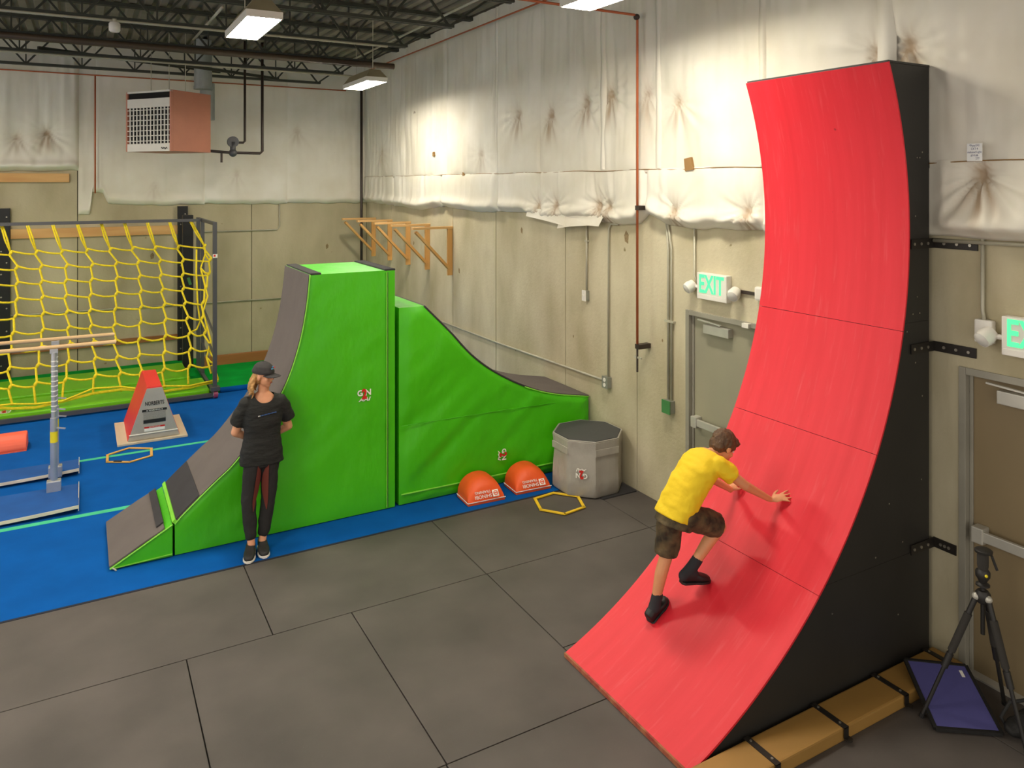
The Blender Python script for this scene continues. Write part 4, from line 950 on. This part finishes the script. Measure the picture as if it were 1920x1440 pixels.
def hand(b, wrist, d, nrm, s, curl=0, thumb=1, splay=.2):
    """d: finger direction, nrm: back-of-hand normal, thumb=+1 thumb on the side d x nrm"""
    d = Vector(d).normalized(); n = Vector(nrm); n = (n-d*n.dot(d)).normalized(); x = d.cross(n)*thumb; w = Vector(wrist)
    R = Matrix((x, d, n)).transposed()
    b.ell(w+d*.045*s, (.037*s, .052*s, .014*s), R); b.limb(w-d*.01*s, .019*s, w+d*.03*s, .02*s)
    for i, (off, L) in enumerate(((.028, .066), (.009, .074), (-.010, .069), (-.028, .054))):
        k = w+x*off*s+d*.08*s; a = splay*(1.5-i)*.55; dd = (d*math.cos(a)+x*math.sin(a)).normalized()
        m1 = k+(dd*math.cos(curl*.6)-n*math.sin(curl*.6))*L*.5*s; m2 = m1+(dd*math.cos(curl*1.4)-n*math.sin(curl*1.4))*L*.5*s
        b.limb(k, .0088*s, m1, .008*s, 9); b.limb(m1, .008*s, m2, .0066*s, 9)
    k = w+x*.026*s+d*.02*s; t1 = k+(x*.8+d*.6-n*.1)*.035*s; t2 = t1+(x*.5+d*.85-n*.1)*.03*s
    b.limb(k, .013*s, t1, .0105*s, 9); b.limb(t1, .0105*s, t2, .0085*s, 9)
def shoe_mesh(heel, toe, s=1, h=.075, w=.043, up=(0, 0, 1)):
    heel, toe = Vector(heel), Vector(toe); d = (toe-heel).normalized(); u = Vector(up); u = (u-d*u.dot(d)).normalized(); x = d.cross(u); L = (toe-heel).length
    b = Blob(); rg = []
    for q, ww_, hh in ((0, .55, .7), (.05, .8, .95), (.25, .85, 1.0), (.45, .9, .85), (.65, 1.05, .62), (.85, .95, .5), (.96, .7, .4), (1.0, .4, .3)):
        c = heel+d*L*q+u*(hh*h*.5+.012); rg.append((c, x*w*ww_, u*hh*h*.5))
    b.loft(rg, 18, 2.6); sl = Blob(); rg = []
    for q, ww_ in ((-.02, .55), (.04, .9), (.25, .92), (.45, .95), (.65, 1.12), (.85, 1.02), (.97, .75), (1.03, .4)):
        rg.append((heel+d*L*q+u*.011, x*w*ww_, u*.011))
    sl.loft(rg, 18, 4); return b, sl

# --- the standing man, leaning on the green pad
man = thing('person', 'person in black tee, cap and joggers leaning on the green ramp', 'person', (1.42, 7.3, 0))
b = Blob(); X = Vector((1, 0, 0)); Yv = Vector((0, 1, 0))
cyc = 7.425
b.loft([((1.48, cyc, .84), X*.15, Yv*.09), ((1.48, cyc, .98), X*.152, Yv*.09), ((1.485, cyc, 1.10), X*.135, Yv*.08), ((1.49, cyc, 1.25), X*.155, Yv*.09), ((1.495, cyc, 1.34), X*.16, Yv*.085), ((1.495, cyc+.01, 1.42), X*.10, Yv*.062), ((1.495, cyc+.01, 1.46), X*.06, Yv*.055)])
b.limb((1.495, cyc+.01, 1.42), .053, (1.50, cyc-.005, 1.56), .048)
HR = basis((.72, -.69, -.10)); HC = (1.497, 7.405, 1.625); HS = .98
head_parts(b, HC, HR, HS)
for sx, sh, el, wrp in ((-1, (1.335, 7.43, 1.365), (1.252, 7.485, 1.10), (1.40, 7.555, 1.0)), (1, (1.655, 7.43, 1.355), (1.742, 7.485, 1.085), (1.585, 7.555, .99))):
    b.limb(sh, .05, el, .040); b.limb(el, .041, wrp, .027)
    hand(b, wrp, (-sx, .02, -.25), (0, 1, 0), .9, curl=.3, thumb=-1 if sx > 0 else 1, splay=.1)
LEGS = (((1.405, 7.42, .85), (1.352, 7.375, .49), (1.362, 7.30, .10)), ((1.555, 7.42, .85), (1.535, 7.385, .48), (1.468, 7.335, .10)))
for h, k, a in LEGS: b.limb(h, .075, k, .052); b.limb(k, .05, a, .034); b.ell(Vector(a)+Vector((0, -.03, -.06)), (.025, .05, .02))
blob('body', b, 'skin', man, .0065, 3)
b = Blob()
b.loft([((1.48, 7.425, .80), X*.205, Yv*.112), ((1.48, 7.425, .92), X*.192, Yv*.110), ((1.485, 7.425, 1.08), X*.165, Yv*.104), ((1.49, 7.42, 1.25), X*.180, Yv*.108), ((1.495, 7.425, 1.35), X*.185, Yv*.102), ((1.495, 7.43, 1.405), X*.155, Yv*.085), ((1.495, 7.43, 1.43), X*.125, Yv*.076), ((1.495, 7.43, 1.452), X*.085, Yv*.068)], 28)
b.tube([(1.345, 7.43, 1.36), (1.305, 7.45, 1.29), (1.262, 7.475, 1.175)], [.070, .071, .071], 16); b.ball((1.345, 7.43, 1.365), .072, 8)
b.tube([(1.645, 7.43, 1.35), (1.69, 7.45, 1.28), (1.735, 7.475, 1.165)], [.070, .071, .071], 16); b.ball((1.645, 7.43, 1.355), .072, 8)
tee = blob('t_shirt', b, 'blacktee', man, .008, 4, .006, 9, (.8, .8, 2.0), cut=lambda c: ((c.x-1.498)/.092)**2+((c.z-1.46)/.085)**2 < 1 and (c.y < 7.44 or c.z > 1.44))
b = Blob()
b.loft([((1.48, 7.425, .92), X*.165, Yv*.1), ((1.48, 7.425, .84), X*.172, Yv*.105), ((1.48, 7.425, .78), X*.168, Yv*.10)])
for h, k, a in LEGS:
    h, k, a = map(Vector, (h, k, a)); b.limb(h+Vector((0, 0, -.02)), .092, k, .068); b.tube([k, k.lerp(a, .45), k.lerp(a, .78), k.lerp(a, .86)], [.068, .062, .055, .05], 16); b.ball(k.lerp(a, .8), .054, 7)
pm = blob('joggers', b, 'joggers', man, .009, 4, .006, 12)
# rust inner thigh panels, laid as thin shells following the legs
for sx, (h, k, a) in zip((1, -1), LEGS):
    h, k, a = map(Vector, (h, k, a)); mb = MB(); n_ = 14
    for i in range(n_+1):
        q = .08+i/n_*1.12; c = h.lerp(k, q) if q < 1 else k.lerp(a, q-1); r = .092+(.068-.092)*min(q, 1)+.006; wv = math.sin(PI*min(1, (i+.6)/(n_+1)))
        for j in range(6):
            th = math.radians(-90)+sx*math.radians(16+50*wv*j/5); mb.v.append((c.x+r*math.cos(th), c.y+r*math.sin(th), c.z-.01))
    mb.f = [(i*6+j, i*6+j+1, i*6+7+j, i*6+6+j) for i in range(n_) for j in range(5)]
    obj('inner_panel', mb, 'rust', pm, smooth=True, fix=False)
for hl, te in (((1.378, 7.385, 0.006), (1.305, 7.135, .006)), ((1.478, 7.42, .006), (1.455, 7.165, .006))):
    u_, s_ = shoe_mesh(hl, te, h=.10, w=.05); o = blob('shoe', u_, 'shoe', man, .007, 2); obj('sole', s_, 'sole', o, smooth='auto')
face_details(man, HC, HR, HS)
P = lambda x, y, z: Vector(HC)+HR @ Vector((x*HS, y*HS, z*HS))
b = Blob(); b.ell(P(0, -.012, .045), (.086, .104, .085), HR); b.loft([(P(0, -.012, .022), HR.col[0]*.086, HR.col[1]*.104), (P(0, -.012, .05), HR.col[0]*.087, HR.col[1]*.105)])
cp_ = blob('cap', b, 'cap', man, .006, 3, keep=lambda c: (HR.transposed() @ (c-Vector(HC))).z > .024)
mb = MB(); n_ = 14
for i in range(n_+1):
    t_ = -1+2*i/n_; xx = t_*.078; y0_ = .085*math.sqrt(max(0, 1-t_*t_*.55)); y1_ = .085+.085*math.sqrt(max(0, 1-t_*t_)); dz = -.012*t_*t_
    for yy, zz in ((y0_-.02, .03), (y1_, .018), (y1_, .013), (y0_-.02, .024)): mb.v.append(tuple(P(xx, yy, zz+dz)))
mb.f = [(4*i+k, 4*i+4+k, 4*i+4+(k+1) % 4, 4*i+(k+1) % 4) for i in range(n_) for k in range(4)]+[(0, 1, 2, 3), (4*n_, 4*n_+3, 4*n_+2, 4*n_+1)]
obj('brim', mb, 'cap', cp_, smooth='auto')
for k, (m_, dx, dz, w_, h_) in enumerate((('capblue', .012, .075, .035, .012), ('print_red', -.02, .082, .02, .01), ('capblue', .0, .092, .03, .008))):
    quad('cap_emblem', P(dx, .083-.1*abs(dz-.07), dz), -HR.col[0], HR.col[2]-HR.col[1]*.5, w_, h_, m_, cp_, off=.008)
b = Blob()
r2_ = random.Random(8)
b.ell(P(0, -.045, -.02), (.082, .068, .075), HR)
for k in range(38):
    th = math.radians(-12-156*r2_.random()); st = P(.080*math.cos(th), -.02+.082*math.sin(th), .0-.02*r2_.random())
    L = .13+.07*r2_.random(); outw = HR @ Vector((math.cos(th), math.sin(th)*.6, 0)); pts = []
    for q in range(8):
        f = q/7; pts.append(tuple(st+outw*(.045*math.sin(f*2.2))+Vector((math.sin(f*10+k*1.7), math.cos(f*9+k), 0))*.02*f+Vector((0, 0, -L*f))))
    b.tube(pts, [.012, .013, .014, .014, .013, .012, .009, .004], 8)
blob('hair', b, 'hairbl', man, .006, 1)
for k in range(16):
    quad('shirt_print', (1.43+k*.0105, 7.318, 1.268+k*.0012), (1, 0, .1), (-.1, 0, 1), .007, .007 if k % 3 else .010, 'bluetext' if k > 1 else 'print_white', tee, off=.004, th=.002)

# --- the boy running up the red wall (faces +x)
boy = thing('person', 'person in yellow tee and camo shorts scrambling up the red warped wall', 'person', (3.75, 4.15, .35))
b = Blob(); SY = Vector((0, 1, 0))
def tor(c, half, dep, ax): ax = Vector(ax).normalized(); dd = SY.cross(ax).normalized(); return (c, SY*half, dd*dep)
hipc = Vector((3.725, 4.155, 1.10))
TR = [((3.70, 4.155, 1.05), .125, .085, (.5, 0, 1)), ((3.725, 4.15, 1.13), .13, .085, (.55, 0, 1)), ((3.79, 4.14, 1.24), .115, .08, (.7, 0, 1)), ((3.87, 4.125, 1.35), .135, .085, (.9, 0, 1)), ((3.945, 4.115, 1.425), .135, .08, (1, 0, .9)), ((4.0, 4.11, 1.465), .08, .055, (1, 0, .8))]
b.loft([tor(*t_) for t_ in TR])
BH = Vector((4.105, 4.095, 1.50)); BR_ = basis((.80, -.12, -.60), (.45, 0, .9)); BS = .97
b.limb((3.99, 4.11, 1.455), .048, (4.065, 4.10, 1.48), .046)
head_parts(b, BH, BR_, BS)
nR = Vector((-.80, 0, .60))
RA = ((3.955, 3.985, 1.42), (4.125, 3.905, 1.275), (4.36, 3.905, 1.135)); LA = ((3.975, 4.235, 1.40), (4.12, 4.29, 1.215), (4.335, 4.265, 1.085))
for sh, el, wrp in (RA, LA): b.limb(sh, .046, el, .034); b.limb(el, .035, wrp, .023)
hand(b, Vector(RA[2])+Vector((.03, -.005, -.012)), (.66, -.55, .28), nR, .92, curl=.12, thumb=-1, splay=.42)
hand(b, Vector(LA[2])+Vector((.015, 0, -.01)), (.55, .12, .35), nR+Vector((0, -.3, 0)), .92, curl=.25, thumb=1, splay=.3)
RL = ((3.73, 4.075, 1.08), (4.015, 4.045, .955), (3.785, 4.10, .675)); LL = ((3.72, 4.235, 1.07), (3.695, 4.25, .74), (3.592, 4.262, .385))
for h, k, a in (RL, LL):
    h, k, a = map(Vector, (h, k, a)); b.limb(h, .072, k, .048); b.limb(k, .047, k.lerp(a, .35)+Vector((-.012, 0, 0)), .046); b.limb(k.lerp(a, .35)+Vector((-.012, 0, 0)), .046, a, .031)
b.limb(RL[2], .028, (3.83, 4.09, .625), .02); b.limb(LL[2], .028, (3.62, 4.27, .37), .02)
blob('body', b, 'skinboy', boy, .0065, 3)
face_details(boy, BH, BR_, BS)
b = Blob()
TS = [((3.675, 4.155, 1.045), .158, .118, (.45, 0, 1)), ((3.72, 4.15, 1.13), .155, .115, (.55, 0, 1)), ((3.785, 4.14, 1.24), .15, .112, (.7, 0, 1)), ((3.862, 4.125, 1.35), .16, .108, (.9, 0, 1)), ((3.945, 4.115, 1.425), .152, .096, (1, 0, .9)), ((3.99, 4.11, 1.46), .098, .066, (1, 0, .8))]
b.loft([tor(*t_) for t_ in TS], 28)
for sh, el, _ in (RA, LA):
    sh, el = Vector(sh), Vector(el); b.tube([tuple(sh.lerp(el, -.1)), tuple(sh.lerp(el, .25)), tuple(sh.lerp(el, .52))], [.066, .068, .066], 16); b.ball(tuple(sh.lerp(el, -.05)), .062, 8)
blob('t_shirt', b, 'yellowtee', boy, .008, 3, .009, 8, (1.6, .7, 1.6))
b = Blob()
b.loft([tor((3.665, 4.155, 1.0), .148, .115, (.3, 0, 1)), tor((3.70, 4.155, 1.06), .15, .11, (.45, 0, 1)), tor((3.735, 4.15, 1.14), .145, .10, (.55, 0, 1))])
for (h, k, a), q in ((RL, .93), (LL, .98)):
    h, k = Vector(h), Vector(k); b.ball(tuple(h), .098, 8); b.tube([tuple(h), tuple(h.lerp(k, .5)), tuple(h.lerp(k, q))], [.098, .092, .086], 18)
blob('shorts', b, 'camo', boy, .008, 3, .008, 11)
b = Blob(); Q = lambda x, y, z: BH+BR_ @ Vector((x*BS, y*BS, z*BS))
b.ell(Q(0, -.022, .036), (.085, .096, .090), BR_); b.ell(Q(0, -.06, -.01), (.074, .055, .065), BR_); b.ell(Q(0, .045, .07), (.07, .05, .038), BR_)
for q in (-1, 1): b.ell(Q(q*.066, .0, .03), (.018, .05, .04), BR_)
blob('hair', b, 'hairb', boy, .006, 1, .006, 45)
for (h, k, a), te, hl in ((RL, (3.935, 4.075, .562), (3.70, 4.115, .62)), (LL, (3.72, 4.28, .395), (3.535, 4.262, .30))):
    k, a, te, hl = map(Vector, (k, a, te, hl)); kb = Blob(); kb.tube([tuple(a.lerp(k, .27)), tuple(a.lerp(k, .1)), tuple(a)], [.040, .041, .043], 14); kb.ball(tuple(a), .044, 8)
    kb.limb(a, .042, hl.lerp(a, .35), .038); kb.limb(a, .042, te.lerp(hl, .45)+Vector((0, 0, .02)), .036)
    blob('sock', kb, 'sock', boy, .007, 2)
    upv = (a-(te+hl)/2)
    u_, s_ = shoe_mesh(hl-upv.normalized()*.035, te, h=.085, w=.047, up=upv); o = blob('shoe', u_, 'shoeblack', boy, .007, 2); obj('sole', s_, 'shoeblack', o, smooth='auto')

# ------------------------------------------------------------------ black bag at the foot of the tripod
bg = thing('camera_bag', 'crumpled black camera bag on the floor at the lower right corner', 'bag', (5.12, 2.55, 0))
b = Blob(); b.ell((5.12, 2.52, .075), (.10, .09, .075)); b.ell((5.06, 2.57, .05), (.08, .06, .05)); b.ell((5.2, 2.47, .09), (.08, .07, .09))
blob('pouch', b, 'bag', bg, .01, 2, .012, 16)
obj('shoulder_strap', MB().tube([(5.03, 2.6, .02), (5.0, 2.63, .1), (5.08, 2.62, .17), (5.17, 2.56, .19), (5.24, 2.5, .15)], .011, 8), 'bag', bg, smooth=True)
obj('buckle', MB().box(5.13, 5.17, 2.42, 2.43, .1, .13), 'alu', bg)
